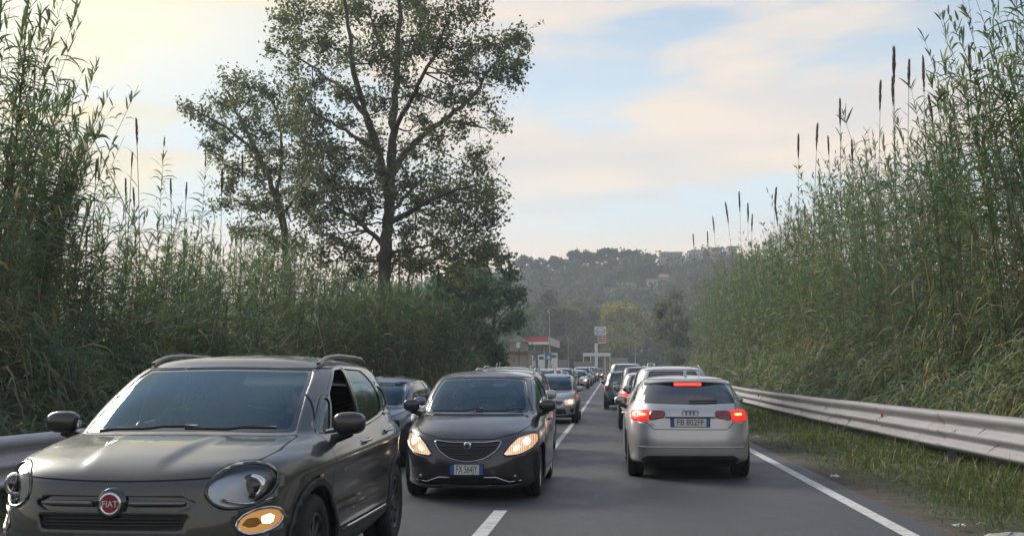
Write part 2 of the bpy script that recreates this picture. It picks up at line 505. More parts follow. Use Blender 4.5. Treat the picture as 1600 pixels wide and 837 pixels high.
def guardrail(label, a, side, d0, d1, refl, drop=0.0):
    x0 = a
    t = thing('guardrail', label, 'guardrail', (x0, d0, -drop))
    n = int((d1 - d0) / 4)
    for i in range(n):
        d = d0 + 4 * i
        xx = float(roadx(d)); z = float(roadz(d)); z2 = float(roadz(d + 4)); x2 = float(roadx(d + 4))
        rot = (math.atan((z2 - z) / 4) * (-1 if side > 0 else 1), 0, -math.atan((x2 - xx) / 4) + (math.pi if side > 0 else 0))
        jig = (i % 2) * 0.005
        def put(nm, me, y, dx=0.0):
            fr = y / 4
            o = link(nm, me, t, (xx + (x2 - xx) * fr + dx, d - d0 + y, z + (z2 - z) * fr + jig), rot)
            return o
        if side > 0: put('beam', BEAM, 4.14, jig)
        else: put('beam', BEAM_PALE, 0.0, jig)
        put('bolts', BOLTS, 4.14 if side > 0 else 0.0, jig)['kind'] = 'stuff'
        put('post', POST, 0.12); put('post', POST, 2.1)
        if any(d <= q < d + 4 for q in refl):
            q = [q for q in refl if d <= q < d + 4][0]
            put('reflector', REFL, q - d)
    return t
guardrail('grey corrugated steel guardrail with red reflectors along the right verge', 5.12, 1, 2.0, 122, (3.9, 22.0, 40.2, 58.3, 76, 94))
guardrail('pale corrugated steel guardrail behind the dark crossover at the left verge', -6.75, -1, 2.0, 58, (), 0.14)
# ------------------------------------------------------------------ vegetation
def blades(base, az, L, W, el, droop, col, seg=3, twist=None):
    """arched strap leaves: arrays of base points, heading, length, width, rise and droop"""
    N = len(base)
    s = np.linspace(0, 1, seg + 1)
    wid = np.interp(s, [0, 0.25, 0.6, 1], [0.55, 1, 0.75, 0.0])
    hx, hy = np.cos(az), np.sin(az)
    hor = L[:, None] * (s[None] * np.cos(el)[:, None])
    ver = L[:, None] * (s[None] * np.sin(el)[:, None] - droop[:, None] * s[None] ** 2)
    cx = base[:, 0:1] + hx[:, None] * hor; cy = base[:, 1:2] + hy[:, None] * hor; cz = base[:, 2:3] + ver
    tw = RNG.uniform(-0.9, 0.9, N) if twist is None else twist
    sx = -hy * np.cos(tw); sy = hx * np.cos(tw); sz = np.sin(tw)
    w = W[:, None] * wid[None] * 0.5
    A = np.stack([cx + sx[:, None] * w, cy + sy[:, None] * w, cz + sz[:, None] * w], -1)
    B = np.stack([cx - sx[:, None] * w, cy - sy[:, None] * w, cz - sz[:, None] * w], -1)
    V = np.concatenate([A[:, :-1], B[:, :-1], A[:, -1:]], 1)          # N, 2*seg+1, 3
    k = 2 * seg + 1
    f = []
    for i in range(seg - 1):
        f += [(i, i + 1, seg + i + 1), (i, seg + i + 1, seg + i)]
    f.append((seg - 1, 2 * seg, 2 * seg - 1))
    F = (np.arange(N)[:, None, None] * k + np.array(f)[None]).reshape(-1, 3)
    C = np.repeat(col, k, 0)
    return V.reshape(-1, 3), F, C
def tubes(P, rad, col, n=3):
    """many thin stems at once: P is N, S, 3"""
    N, S, _ = P.shape
    ang = 2 * np.pi * np.arange(n) / n
    V = P[:, :, None, :] + np.stack([np.cos(ang), np.sin(ang), 0 * ang], -1)[None, None] * rad[:, :, None, None]
    f = []
    for i in range(S - 1):
        for k in range(n):
            k2 = (k + 1) % n
            f += [(i * n + k, i * n + k2, (i + 1) * n + k2), (i * n + k, (i + 1) * n + k2, (i + 1) * n + k)]
    F = (np.arange(N)[:, None, None] * (S * n) + np.array(f)[None]).reshape(-1, 3)
    return V.reshape(-1, 3), F, np.repeat(col, S * n, 0)
def join(parts):
    V = []; F = []; C = []; o = 0
    for v, f, c in parts:
        V.append(v); F.append(f + o); C.append(c); o += len(v)
    return np.concatenate(V), np.concatenate(F), np.concatenate(C)
def pick(N, cols, w, var=0.25):
    c = np.array(cols)[RNG.choice(len(cols), N, p=np.array(w) / sum(w))]
    return c * (1 + RNG.uniform(-var, var, (N, 1))) * (1 + RNG.uniform(-0.08, 0.08, (N, 3)))
G1, G2, G3 = (0.086, 0.142, 0.090), (0.115, 0.166, 0.106), (0.072, 0.128, 0.094)
STRAW, DRY = (0.32, 0.28, 0.20), (0.18, 0.15, 0.105)
REEDG = [G1, G2, G3, (0.140, 0.160, 0.094), STRAW, DRY]

def canes(x, y, z0, h, lean_az, lean, nleaf=34, wgt=(4, 4, 3, 2, .7, 1.0), low=0.06, wscale=1.0):
    N = len(x); S = 7
    s = np.linspace(0, 1, S)
    off = (lean * h)[:, None] * s[None] ** 2
    P = np.stack([x[:, None] + np.cos(lean_az)[:, None] * off, y[:, None] + np.sin(lean_az)[:, None] * off,
                  z0[:, None] + h[:, None] * (s[None] - 0.25 * (lean[:, None]) * s[None] ** 2)], -1)
    r = np.interp(s, [0, 1], [0.014, 0.004])[None] * RNG.uniform(0.7, 1.15, (N, 1))
    out = [tubes(P, r, pick(N, [(0.14, 0.13, 0.06), (0.22, 0.19, 0.11), (0.09, 0.10, 0.04)], (2, 1.2, 2)))]
    # leaves up the stem, alternating
    T = np.sort(RNG.uniform(low, 1.0, (N, nleaf)) ** 0.72, 1)
    fi = T * (S - 1); i0 = np.minimum(fi.astype(int), S - 2); fr = (fi - i0)[..., None]
    rows = np.arange(N)[:, None]
    B = P[rows, i0] * (1 - fr) + P[rows, i0 + 1] * fr
    az = RNG.uniform(0, 2 * np.pi, (N, 1)) + np.arange(nleaf)[None] * np.pi + RNG.uniform(-0.9, 0.9, (N, nleaf))
    M = N * nleaf; t = T.ravel()
    L = RNG.uniform(0.38, 0.82, M) * np.interp(t, [0, 0.75, 1], [1.0, 1.0, 0.55])
    W = RNG.uniform(0.028, 0.062, M) * wscale
    el = RNG.uniform(0.35, 1.15, M) + 0.35 * (t > 0.9)
    dr = RNG.uniform(0.25, 1.05, M) * np.interp(t, [0, 0.8, 1], [1.25, 0.9, 0.3])
    c = pick(M, REEDG, wgt)
    deadlow = RNG.random(M) < np.interp(t, [0, 0.45, 0.6], [0.30, 0.12, 0.0])
    c[deadlow] = pick(int(deadlow.sum()), [STRAW, DRY], (1, 1.6)); dr[deadlow] += 0.9
    out.append(blades(B.reshape(-1, 3), az.ravel(), L, W, el, dr, c))
    return out
LPROF = ([-400, -60, 20, 34, 48, 80, 120, 150, 172, 188, 215, 250, 300, 350, 400, 460, 520, 580, 660, 720, 770, 815, 840],
         [-60, 0, 60, 120, 230, 240, 250, 260, 270, 310, 315, 290, 312, 330, 318, 350, 385, 405, 425, 430, 455, 530, 575])
RPROF = ([1005, 1030, 1060, 1100, 1150, 1190, 1220, 1260, 1300, 1350, 1400, 1440, 1475, 1500, 1530, 1550, 1575, 1600, 1900],
         [545, 500, 440, 388, 376, 358, 308, 276, 245, 190, 175, 178, 192, 190, 150, 110, 70, 40, -60])
def thicket(side, prof, a0, a1, dens, d0, d1, seed):
    g = np.random.default_rng(seed)
    N = int((a1 - a0) * (d1 - d0) * dens)
    d = d0 + (d1 - d0) * g.random(N) ** 1.25
    a = a0 + (a1 - a0) * g.random(N)
    x = side * a + roadx(d)
    z0 = gz(x, d)
    px, _ = topx(x, d, z0 + 4)
    ty = np.interp(px, *prof)
    zt = CAMH + (VPY - ty) * d / FPX * 0.995
    h = (zt - z0)
    fr = (a - a0) / (a1 - a0)
    h = h * np.where(d > 40, 0.74 + 0.30 * g.random(N) ** 1.2, 0.60 + 0.43 * g.random(N) ** 1.4) * np.interp(fr, [0, 0.35, 1], [0.62, 0.92, 1.0])
    h = np.minimum(h, 9.5)
    # clumping: some patches stand lower so that the top is ragged
    ph = np.sin(px * 0.043 + 1.3) * 0.5 + np.sin(px * 0.017 + a * 0.9) * 0.5
    h = h * (1 + 0.06 * ph)
    ok = (h > 1.2) & (px > -260) & (px < 1900)
    return x[ok], d[ok], z0[ok] - 0.1, h[ok]
def veg_object(name, parts, label, cat='reeds', **kw):
    V, F, C = join(parts)
    return link(name, mesh_from(name, V, F, [LEAF], col=C, smooth=False), label=label, category=cat, kind='stuff', **kw)
def reed_mass(side, prof, a0, a1, dens, d0, d1, seed, lean_az):
    x, d, z, h = thicket(side, prof, a0, a1, dens, d0, d1, seed)
    g = np.random.default_rng(seed + 1); N = len(x)
    la = lean_az + g.uniform(-1.4, 1.4, N); le = np.abs(g.normal(0.06, 0.12, N))
    near = d < 48
    out = []
    out += canes(x[near], d[near], z[near], h[near], la[near], le[near], 50)
    out += canes(x[~near], d[~near], z[~near], h[~near], la[~near], le[~near], 30, wscale=1.7)
    return out
rp = reed_mass(1, RPROF, 7.6, 14.0, 2.7, 13, 110, 5, math.pi * 0.9)
lp = reed_mass(-1, LPROF, 9.2, 15.5, 2.7, 12, 92, 9, 0.1)
# the two near clumps at the left edge that lean over the road
def clump(px, d, n, ztop, spread, lean, az, seed, nl=55):
    g = np.random.default_rng(seed)
    p = at(px, 560, d)
    x = p.x + g.normal(0, spread, n); y = p.y + g.normal(0, spread * 0.8, n)
    z = gz(x, y) - 0.1
    return canes(x, y, z, (ztop - z) * g.uniform(0.72, 1.0, n), az + g.uniform(-0.55, 0.55, n), np.abs(g.normal(lean, 0.06, n)), nl)
lp += clump(-14, 19.5, 30, 9.2, 0.42, 0.05, 0.3, 31)
lp += clump(14, 21.5, 36, 7.7, 0.45, 0.17, 0.05, 32)
lp += clump(48, 23.0, 24, 7.5, 0.42, 0.20, 0.0, 33)
rp += clump(1612, 21.5, 32, 9.3, 0.6, 0.10, 2.9, 34)
rp += clump(1520, 24.0, 34, 8.0, 0.7, 0.05, 2.9, 35)
for q_, (px_c, d_c, zt_c) in enumerate(((545, 38, 5.2), (575, 40, 5.0), (605, 37, 4.9), (640, 40, 4.8), (675, 42, 4.7), (615, 42, 5.3))):
    lp += clump(px_c, d_c, 42, zt_c, 0.75, 0.05, 0.3, 51 + q_, 34)
# few dry canes fallen across the green
def fallen(side, n, seed):
    g = np.random.default_rng(seed)
    d = g.uniform(17, 50, n); a = g.uniform(6.6, 8.6, n) if side > 0 else g.uniform(8.2, 10.5, n)
    x = side * a; z = gz(x, d) + g.uniform(0.4, 3.2, n)
    L = g.uniform(1.5, 4.0, n); az = np.where(g.random(n) < 0.5, 1.57, -1.57) + g.uniform(-0.5, 0.5, n); up = g.uniform(-0.5, 1.0, n)
    s = np.linspace(0, 1, 4)
    P = np.stack([x[:, None] + (np.cos(az) * L)[:, None] * s, d[:, None] + (np.sin(az) * L)[:, None] * s, z[:, None] + (up * L)[:, None] * s], -1)
    return [tubes(P, np.full((n, 4), 0.011), pick(n, [STRAW, (0.36, 0.31, 0.21)], (1, 1)))]
rp += fallen(1, 40, 3); lp += fallen(-1, 45, 4)
# drooping undergrowth that covers the bank between rail and canes
def undergrowth(side, a0, a1, d0, d1, n, seed, hgt):
    g = np.random.default_rng(seed)
    d = d0 + (d1 - d0) * g.random(n) ** 1.7
    a = a0 + (a1 - a0) * g.random(n)
    x = side * a + roadx(d); z = gz(x, d)
    nb = 26
    lump = 0.5 + 0.5 * np.sin(d * 0.9 + a * 1.3 + seed) * np.sin(d * 0.37 - a * 0.8)
    hh = hgt * np.interp((a - a0) / (a1 - a0), [0, 0.2, 1], [0.30, 0.6, 1.0]) * (0.55 + 0.75 * lump)
    B = np.stack([np.repeat(x, nb) + g.normal(0, 0.20, n * nb), np.repeat(d, nb) + g.normal(0, 0.25, n * nb),
                  np.repeat(z, nb) + g.random(n * nb) * np.repeat(hh, nb)], -1)
    M = n * nb
    az = g.uniform(0, 2 * np.pi, M)
    L = g.uniform(0.32, 1.0, M); W = g.uniform(0.020, 0.046, M) * np.interp(np.repeat(d, nb), [20, 60], [1, 1.9])
    el = g.uniform(0.3, 1.2, M); dr = g.uniform(0.5, 1.5, M)
    # each clump leans to its own shade: fresh green, bluish, or half dry
    kind = g.choice(3, n, p=[0.45, 0.24, 0.31]); kk = np.repeat(kind, nb)
    c = pick(M, REEDG, (4, 4, 3, 2, .5, 0.8))
    c[kk == 1] = pick(int((kk == 1).sum()), [(0.066, 0.115, 0.080), (0.084, 0.132, 0.090)], (1, 1))
    c[kk == 2] = pick(int((kk == 2).sum()), [DRY, STRAW, (0.16, 0.165, 0.085)], (1.6, 1.2, 3))
    return [blades(B, az, L, W, el, dr, c, seg=3)]
rp += undergrowth(1, 5.7, 9.0, 8, 105, 3600, 21, 2.1)
lp += undergrowth(-1, 7.5, 10.5, 8, 95, 3600, 22, 2.0)
veg_object('reed_thicket', rp, 'tall green giant reed thicket behind the right guardrail')
veg_object('reed_thicket', lp, 'tall green giant reed thicket behind the left guardrail and crossover')
# short verge grass in front of and under the rails
def verge(side, a0, a1, d0, d1, n, seed, hmax):
    g = np.random.default_rng(seed)
    d = d0 + (d1 - d0) * g.random(n) ** 1.9; a = a0 + (a1 - a0) * g.random(n) ** 0.62
    x = side * a + roadx(d); z = gz(x, d)
    patch = 0.5 + 0.5 * np.sin(d * 1.7 + 3 * a) * np.sin(d * 0.6 + a * 5)
    keep = g.random(n) < 0.35 + 0.65 * patch
    x, d, a, z, patch = x[keep], d[keep], a[keep], z[keep], patch[keep]; n = len(x)
    L = g.uniform(0.08, hmax, n) * (0.5 + 0.7 * patch) * np.interp(a, [a0, a0 + 0.7, a0 + 1.5, a1], [0.3, 0.9, 1.6, 1.7])
    W = g.uniform(0.007, 0.015, n) * np.interp(d, [8, 20, 60], [1.0, 1.7, 4.0])
    c = pick(n, [(0.080, 0.115, 0.042), (0.11, 0.14, 0.055), (0.17, 0.155, 0.08), STRAW, (0.06, 0.095, 0.04)], (4, 3, 1.6, .5, 2))
    return [blades(np.stack([x, d, z - 0.02], -1), g.uniform(0, 2 * np.pi, n), L, W, g.uniform(0.7, 1.5, n), g.uniform(0.2, 0.9, n), c, seg=2)]
vg = verge(1, 3.05, 6.2, 6, 70, 80000, 41, 0.36)
veg_object('verge_grass', vg, 'short patchy grass on the right verge beneath the guardrail', 'grass')
vg = verge(-1, 5.6, 8.2, 6, 40, 14000, 42, 0.36)
veg_object('verge_grass', vg, 'short grass on the left verge beneath the guardrail', 'grass')

# ---- the flowering reeds that stand clear of the mass, each one a thing
PLUME = make_leaf('reed_plume', 0.25, 0.8)
def plume_reed(pt, ph, d, lean_px, label, group, leafy=True):
    """pt: pixel of the plume's tip; ph: plume length in pixels; lean_px: how far the stem foot lies left or right"""
    tip = at(pt[0], pt[1], d)
    Lp = ph * d / FPX
    foot = at(pt[0] + lean_px, pt[1], d)
    zf = float(gz(foot.x, d)) - 0.1
    root = thing('plume_reed', label, 'reed', (foot.x, d, zf), 0, group)
    H = tip.z - zf; dx_ = tip.x - foot.x; dy_ = random.uniform(-0.4, 0.4)
    def pos(s): return Vector((dx_ * s ** 2, dy_ * s ** 2, H * s))
    b = MB(); s1 = 1 - Lp / H
    b.tube([pos(s1 * k / 6) for k in range(7)] + [pos(1 - 0.3 * Lp / H)], [0.012, 0.012, 0.011, 0.010, 0.009, 0.008, 0.007, 0.004], 5)
    v, f = b.v, [q for q in b.f]
    me = mesh_from('stem', v, f, [LEAF], col=np.tile(np.array([[0.17, 0.145, 0.085]]), (len(v), 1)))
    link('stem', me, root)
    # plume: many short bristles pressed along the stem tip
    n = 150
    g = RNG
    s = g.uniform(0, 0.92, n)
    base = np.array([pos(s1 + (1 - s1) * q) for q in s])
    az = g.uniform(0, 2 * np.pi, n)
    wid = np.interp(s, [0, 0.3, 0.8, 1], [0.5, 1, 0.75, 0.3])
    fat = max(0.05, 0.085 * Lp)
    c = pick(n, [(0.13, 0.095, 0.075), (0.19, 0.145, 0.11), (0.10, 0.078, 0.065)], (1, 1, 1))
    v, f, c = blades(base, az, (0.16 * Lp + fat) * wid, fat * 0.55 * wid, np.full(n, 1.32), g.uniform(-0.05, 0.10, n), c, 2)
    link('plume', mesh_from('plume', v, f, [PLUME], col=c, smooth=False), root)
    if leafy:
        n = 16
        s = g.uniform(0.35, max(0.45, s1 * 0.97), n)
        base = np.array([pos(q) for q in s])
        c = pick(n, [G1, G2, G3], (1, 1, 1))
        v, f, c = blades(base, g.uniform(0, 6.28, n), g.uniform(0.3, 0.6, n), g.uniform(0.025, 0.04, n), g.uniform(0.7, 1.2, n), g.uniform(0.2, 0.8, n), c)
        link('leaves', mesh_from('leaves', v, f, [LEAF], col=c, smooth=False), root)
    return root
RG = 'reed plumes rising above the right thicket'; LG = 'reed plumes rising above the left thicket'
plume_reed((1511, 72), 58, 27, 4, 'reed plume standing alone beside the tallest cane at the upper right', RG)
plume_reed((1438, 99), 52, 30, 2, 'upright reed plume, right one of the four tallest above the right thicket', RG)
plume_reed((1423, 90), 52, 30, -18, 'reed plume leaning right, just right of the tallest plume', RG)
plume_reed((1392, 77), 62, 31, -3, 'tallest and fattest reed plume above the right thicket', RG)
plume_reed((1395, 118), 50, 32, -4, 'reed plume half hidden behind the tallest plume', RG)
plume_reed((1375, 127), 50, 32, -14, 'reed plume leaning right, just left of the tallest plume', RG)
plume_reed((1309, 158), 44, 35, -2, 'slim upright reed plume on its own in the gap right of centre', RG)
plume_reed((1278, 192), 44, 37, -18, 'slanting reed plume, second highest of the left trio on the right slope', RG)
plume_reed((1245, 212), 40, 40, -4, 'thin upright reed plume at the left end of the tall right thicket', RG)
plume_reed((1293, 212), 34, 36, 6, 'small reed plume tilting left below the slim upright one', RG)
plume_reed((1466, 140), 40, 28, 30, 'reed plume tilting left over the leafy right thicket', RG)
plume_reed((1444, 152), 50, 28, 36, 'reed plume tilting strongly left below the four tallest', RG)
plume_reed((1330, 218), 40, 34, 2, 'low reed plume just clear of the right thicket leaves', RG)
plume_reed((1215, 290), 40, 52, -18, 'reed plume leaning right above the far end of the right thicket', RG)
plume_reed((1209, 322), 34, 52, 20, 'reed plume leaning left at the far end of the right thicket', RG)
plume_reed((1154, 300), 34, 60, 4, 'highest plume of the small far cluster left of the right thicket', RG)
plume_reed((1133, 315), 36, 60, 20, 'leftmost plume, leaning left, of the small far cluster', RG)
plume_reed((1170, 315), 34, 61, -4, 'right plume of the small far cluster beside the right thicket', RG)
plume_reed((1176, 334), 30, 61, -8, 'shortest plume of the small far cluster beside the right thicket', RG)
plume_reed((1113, 338), 28, 66, 12, 'thin lone plume left of the small far cluster', RG)
plume_reed((1106, 360), 24, 70, 2, 'tiny far plume just above the hilltop buildings', RG)
plume_reed((1082, 366), 24, 72, 8, 'leftmost tiny plume above the hilltop buildings', RG)
plume_reed((204, 180), 50, 24, 26, 'tallest reed plume at left, leaning left beside the dense clump', LG)
plume_reed((212, 240), 28, 24, -10, 'short reed plume just below the tallest left plume', LG)
plume_reed((161, 252), 38, 22, -14, 'slender reed plume close beside the dense left clump', LG)
plume_reed((205, 282), 36, 25, -2, 'upright low reed plume between the dense left clump and the leafy cane', LG)
plume_reed((270, 280), 36, 27, 6, 'reed plume just right of the tall leafy cane at left', LG)
plume_reed((286, 282), 32, 27, 2, 'upright reed plume left of the small broad tree', LG)
plume_reed((215, 295), 36, 25, 8, 'reed plume tilting left low in the left thicket', LG)
plume_reed((346, 262), 50, 29, 2, 'pale reed plume in front of the left tree crown', LG)
plume_reed((377, 240), 46, 30, 4, 'pale reed plume higher in front of the left tree crown', LG)
for i, (x_, y_) in enumerate(((505, 232), (628, 396), (640, 402), (660, 398), (685, 412), (738, 420))):
    plume_reed((x_, y_), 44 if i else 36, 38 + 2 * i, random.uniform(-8, 8), ['pale reed plume in the gap left of the big trunk', 'leftmost pale plume right of the big trunk', 'second pale plume right of the big trunk', 'third pale plume right of the big trunk', 'fourth pale plume right of the big trunk', 'last pale plume before the dense round tree'][i], LG)
# two leafy canes that stand out alone
def lone_cane(px, py, d, label, lean=0.02, az=0.0, nl=60, lowf=0.35):
    p = at(px, py, d); zf = float(gz(p.x, d)) - 0.1
    h = p.z - zf
    parts = canes(np.array([-lean * h * math.cos(az)]), np.zeros(1), np.zeros(1), np.array([h]), np.array([az]), np.array([lean]), nl, low=lowf)
    t = thing('giant_reed', label, 'reed', (p.x, d, zf), 0)
    for nm, q in zip(('stem', 'leaves'), parts):
        link(nm, mesh_from(nm, q[0], q[1], [LEAF], col=q[2], smooth=False), t)
lone_cane(257, 218, 27, 'leafy reed cane standing up alone left of the small broad tree')
lone_cane(322, 240, 29, 'leafy reed cane right before the small broad tree')
lone_cane(1552, 2, 24, 'tallest bare tipped reed cane at the upper right corner', 0.02, 0, 46, 0.5)
# ------------------------------------------------------------------ trees
def leaf_quads(P, size, col, flat=0.0):
    N = len(P)
    n = RNG.normal(0, 1, (N, 3)); n[:, 2] += flat; n /= np.linalg.norm(n, axis=1)[:, None]
    a = RNG.normal(0, 1, (N, 3)); e1 = np.cross(n, a); e1 /= np.linalg.norm(e1, axis=1)[:, None]; e2 = np.cross(n, e1)
    s = size[:, None] * 0.5
    k = 0.18 * s
    V = np.stack([P - e1 * s, P + e2 * s * 0.62 + n * k, P + e1 * s, P - e2 * s * 0.62 + n * k], 1).reshape(-1, 3)
    i = np.arange(N)[:, None] * 4
    F = np.concatenate([i + np.array([[0, 1, 2]]), i + np.array([[0, 2, 3]])], 1).reshape(-1, 3)
    return V, F, np.repeat(col, 4, 0)
def limb_points(pts, n):
    pts = np.array(pts, float); t = np.linspace(0, len(pts) - 1, n)
    out = []
    for q in t:                                      # Catmull-Rom through the points
        i = min(int(q), len(pts) - 2); f = q - i
        p0, p1, p2, p3 = pts[max(i - 1, 0)], pts[i], pts[i + 1], pts[min(i + 2, len(pts) - 1)]
        out.append(0.5 * ((2 * p1) + (p2 - p0) * f + (2 * p0 - 5 * p1 + 4 * p2 - p3) * f ** 2 + (3 * p1 - p0 - 3 * p2 + p3) * f ** 3))
    return np.array(out)
def skeleton_tree(name, label, base, limbs, blobs, cols, wts, leaf=0.16, per=260, seed=1):
    """limbs: (points local to the base, r0, r1); blobs: (x, y, z, radius) of leafy masses fed by twigs"""
    g = np.random.default_rng(seed)
    t = thing(name, label, 'tree', tuple(base))
    wood = MB(); allp = []; allr = []
    for k, (pts, r0, r1) in enumerate(limbs):
        P = limb_points(pts, 5 * len(pts)); rr = np.linspace(r0, r1, len(P)) * (1 + 0.06 * g.normal(0, 1, len(P)))
        P[1:-1] += g.normal(0, 0.03, P[1:-1].shape)
        (wood).tube([Vector(p) for p in P], list(rr), 9 if k == 0 else 6)
        allp.append(P); allr.append(rr)
    wood.build('trunk', BARK, t, True)
    LP = np.concatenate(allp); LR = np.concatenate(allr)
    tw = MB(); leaves = []
    for (bx, by, bz, br) in blobs:
        c = np.array([bx, by, bz])
        dist = np.linalg.norm(LP - c, axis=1) + 0.8 * np.maximum(0, LP[:, 2] - bz)
        i = int(np.argmin(dist)); p = LP[i]
        dl = np.linalg.norm(c - p)
        r = min(LR[i] * 0.5, 0.035 + 0.01 * br)
        pts = [p + (c - p) * q + (g.normal(0, 0.07 * dl, 3) + np.array([0, 0, -0.10 * dl])) * math.sin(math.pi * q) for q in (0, .25, .5, .75, 1)]
        tw.tube([Vector(q) for q in pts], [r, r * .85, r * 0.7, r * .5, r * 0.35], 5, False)
        n = int(8 + 11 * br)
        for _ in range(n):
            v = g.normal(0, 1, 3); v /= np.linalg.norm(v); v[2] = v[2] * 0.8 + 0.1
            e = c + v * br * g.uniform(0.55, 1.15); m = (c + e) / 2 + g.normal(0, 0.1 * br, 3)
            tw.tube([Vector(c), Vector(m), Vector(e)], [r * 0.4, r * 0.28, 0.006], 3, False)
            k = max(3, int(per * br * br / n * g.uniform(0.4, 1.5)))
            s = g.uniform(0.25, 1.08, k)[:, None]
            q = np.where(s < 0.5, c + (m - c) * s * 2, m + (e - m) * (s * 2 - 1)) + g.normal(0, 0.16 * br ** 0.5, (k, 3))
            leaves.append(q)
    tw.build('branches', BARK, t, True, kind='stuff')
    P = np.concatenate(leaves)
    sz = leaf * g.uniform(0.5, 1.6, len(P))
    v, f, c = leaf_quads(P, sz, pick(len(P), cols, wts, 0.3))
    link('crown', mesh_from('crown', v, f, [LEAF], col=c, smooth=False), t)
    return t
def px_local(pts, d, base, jit=0.0, g=random):
    out = []
    for q in pts:
        dd = q[2] if len(q) > 2 else g.uniform(-jit, jit)
        p = at(q[0], q[1], d + dd) - base
        out.append((p.x, p.y, p.z))
    return out
TD = 45.0
tb = at(598, 500, TD); tb.z = float(gz(tb.x, TD)) - 0.1
rg = random.Random(5)
limbs = []
for pts, r0, r1 in (
    ([(597, 520, 0), (600, 440, 0), (603, 380, 0), (609, 310, 0), (612, 230, 0), (617, 150, .2), (622, 60, .3), (628, -50, .3)], 0.33, 0.07),
    ([(608, 312, 0), (592, 240, -.6), (575, 185, -1), (555, 120, -1.4), (545, 50, -1.6), (535, -30, -2)], 0.20, 0.05),
    ([(582, 205, -.8), (548, 150, -.2), (505, 118, .5), (462, 88, 1.2)], 0.12, 0.03),
    ([(592, 236, -.6), (540, 205, -1.6), (490, 175, -2.4)], 0.10, 0.03),
    ([(612, 270, 0), (645, 225, .8), (690, 190, 1.4), (738, 150, 1.8), (775, 95, 2.2), (805, 60, 2.2)], 0.17, 0.03),
    ([(690, 190, 1.4), (730, 195, 2.2), (768, 205, 2.8)], 0.08, 0.02),
    ([(614, 205, .1), (650, 140, -1), (680, 80, -2), (705, 20, -2.4)], 0.12, 0.03),
    ([(620, 110, .2), (590, 60, 1.4), (575, 10, 2)], 0.09, 0.03),
    ([(604, 350, 0), (650, 325, -1.2), (700, 300, -2), (745, 290, -2.6)], 0.13, 0.03),
    ([(602, 385, 0), (560, 345, 1), (515, 320, 1.8), (470, 318, 2.4)], 0.12, 0.03),
    ([(604, 340, 0), (640, 300, 2), (670, 270, 3)], 0.1, 0.03),
    ([(601, 400, 0), (660, 385, 1.2), (720, 370, 2)], 0.09, 0.03)):
    limbs.append((px_local(pts, TD, tb), r0, r1))
BIG = [(445, 60, 25), (470, 15, 40), (520, 25, 42), (560, 5, 42), (600, 35, 40), (650, 20, 44), (700, 25, 38), (742, 18, 30), (470, 70, 35), (510, 75, 36), (548, 85, 34),
       (590, 95, 36), (640, 85, 38), (688, 75, 38), (735, 85, 34), (780, 75, 36), (808, 60, 24), (803, 120, 22), (765, 120, 28), (455, 110, 26), (490, 130, 28), (530, 150, 30), (565, 155, 26), (600, 165, 26),
       (655, 150, 28), (705, 145, 32), (745, 160, 30), (775, 195, 22), (725, 200, 26), (540, 195, 22), (580, 220, 34), (560, 250, 34), (598, 262, 34), (640, 235, 26),
       (685, 215, 28), (745, 240, 24), (640, 290, 42), (690, 280, 42), (735, 300, 40), (765, 305, 28), (680, 340, 42), (730, 345, 40), (770, 350, 24), (560, 300, 28), (522, 285, 28),
       (640, 360, 32), (560, 345, 26), (500, 345, 28), (478, 300, 24), (600, -35, 44), (660, -40, 40), (540, -40, 40), (700, -30, 34), (635, 395, 26), (540, 385, 24), (755, 270, 24), (700, 395, 34), (748, 390, 28), (460, 150, 22), (610, 310, 22), (820, 70, 16), (812, 95, 18), (790, 105, 24), (430, 80, 18), (445, 30, 22), (660, 60, 34), (620, 120, 26), (715, 110, 30), (665, 190, 24), (525, 330, 30), (580, 330, 26), (610, 420, 26), (660, 420, 34), (720, 420, 34), (765, 400, 26), (500, 300, 26), (545, 300, 24), (560, 395, 24), (755, 330, 26), (700, 310, 30), (660, 310, 28), (470, 185, 22), (500, 210, 24), (475, 235, 22), (515, 250, 22), (485, 268, 20), (530, 230, 20), (640, 410, 26), (690, 375, 26), (735, 375, 28), (520, 370, 24), (560, 420, 28), (500, 400, 24), (465, 155, 26), (495, 180, 28), (470, 215, 28), (505, 235, 28), (475, 262, 26), (510, 285, 26), (485, 315, 26), (535, 262, 24), (450, 190, 24)]
blobs = []
for (a, b, r) in BIG:
    p = at(a, b, TD + rg.uniform(-2.6, 2.6)) - tb
    blobs.append((p.x, p.y, p.z, r * TD / FPX * 1.36))
TREEC = [(0.110, 0.138, 0.086), (0.140, 0.160, 0.100), (0.145, 0.132, 0.088), (0.088, 0.116, 0.078)]
skeleton_tree('plane_tree', 'tall open crowned tree with thick grey trunk rising above the left reeds', tb, limbs, blobs, TREEC, (3, 2.4, 1.2, 2), 0.132, 480, 3)
TD2 = 50.0
tb2 = at(452, 500, TD2); tb2.z = float(gz(tb2.x, TD2)) - 0.1
limbs = []
for pts, r0, r1 in (([(452, 520, 0), (450, 430, 0), (440, 340, 0), (420, 280, .3), (395, 225, .6), (372, 180, .8), (352, 140, 1)], 0.22, 0.04),
                    ([(402, 240, .5), (360, 205, -.5), (320, 180, -1), (288, 165, -1.3)], 0.09, 0.02),
                    ([(432, 310, .2), (440, 240, 1), (430, 170, 1.4), (410, 140, 1.6)], 0.10, 0.02),
                    ([(440, 340, 0), (470, 290, -1), (490, 250, -1.5)], 0.08, 0.02)):
    limbs.append((px_local(pts, TD2, tb2), r0, r1))
blobs = []
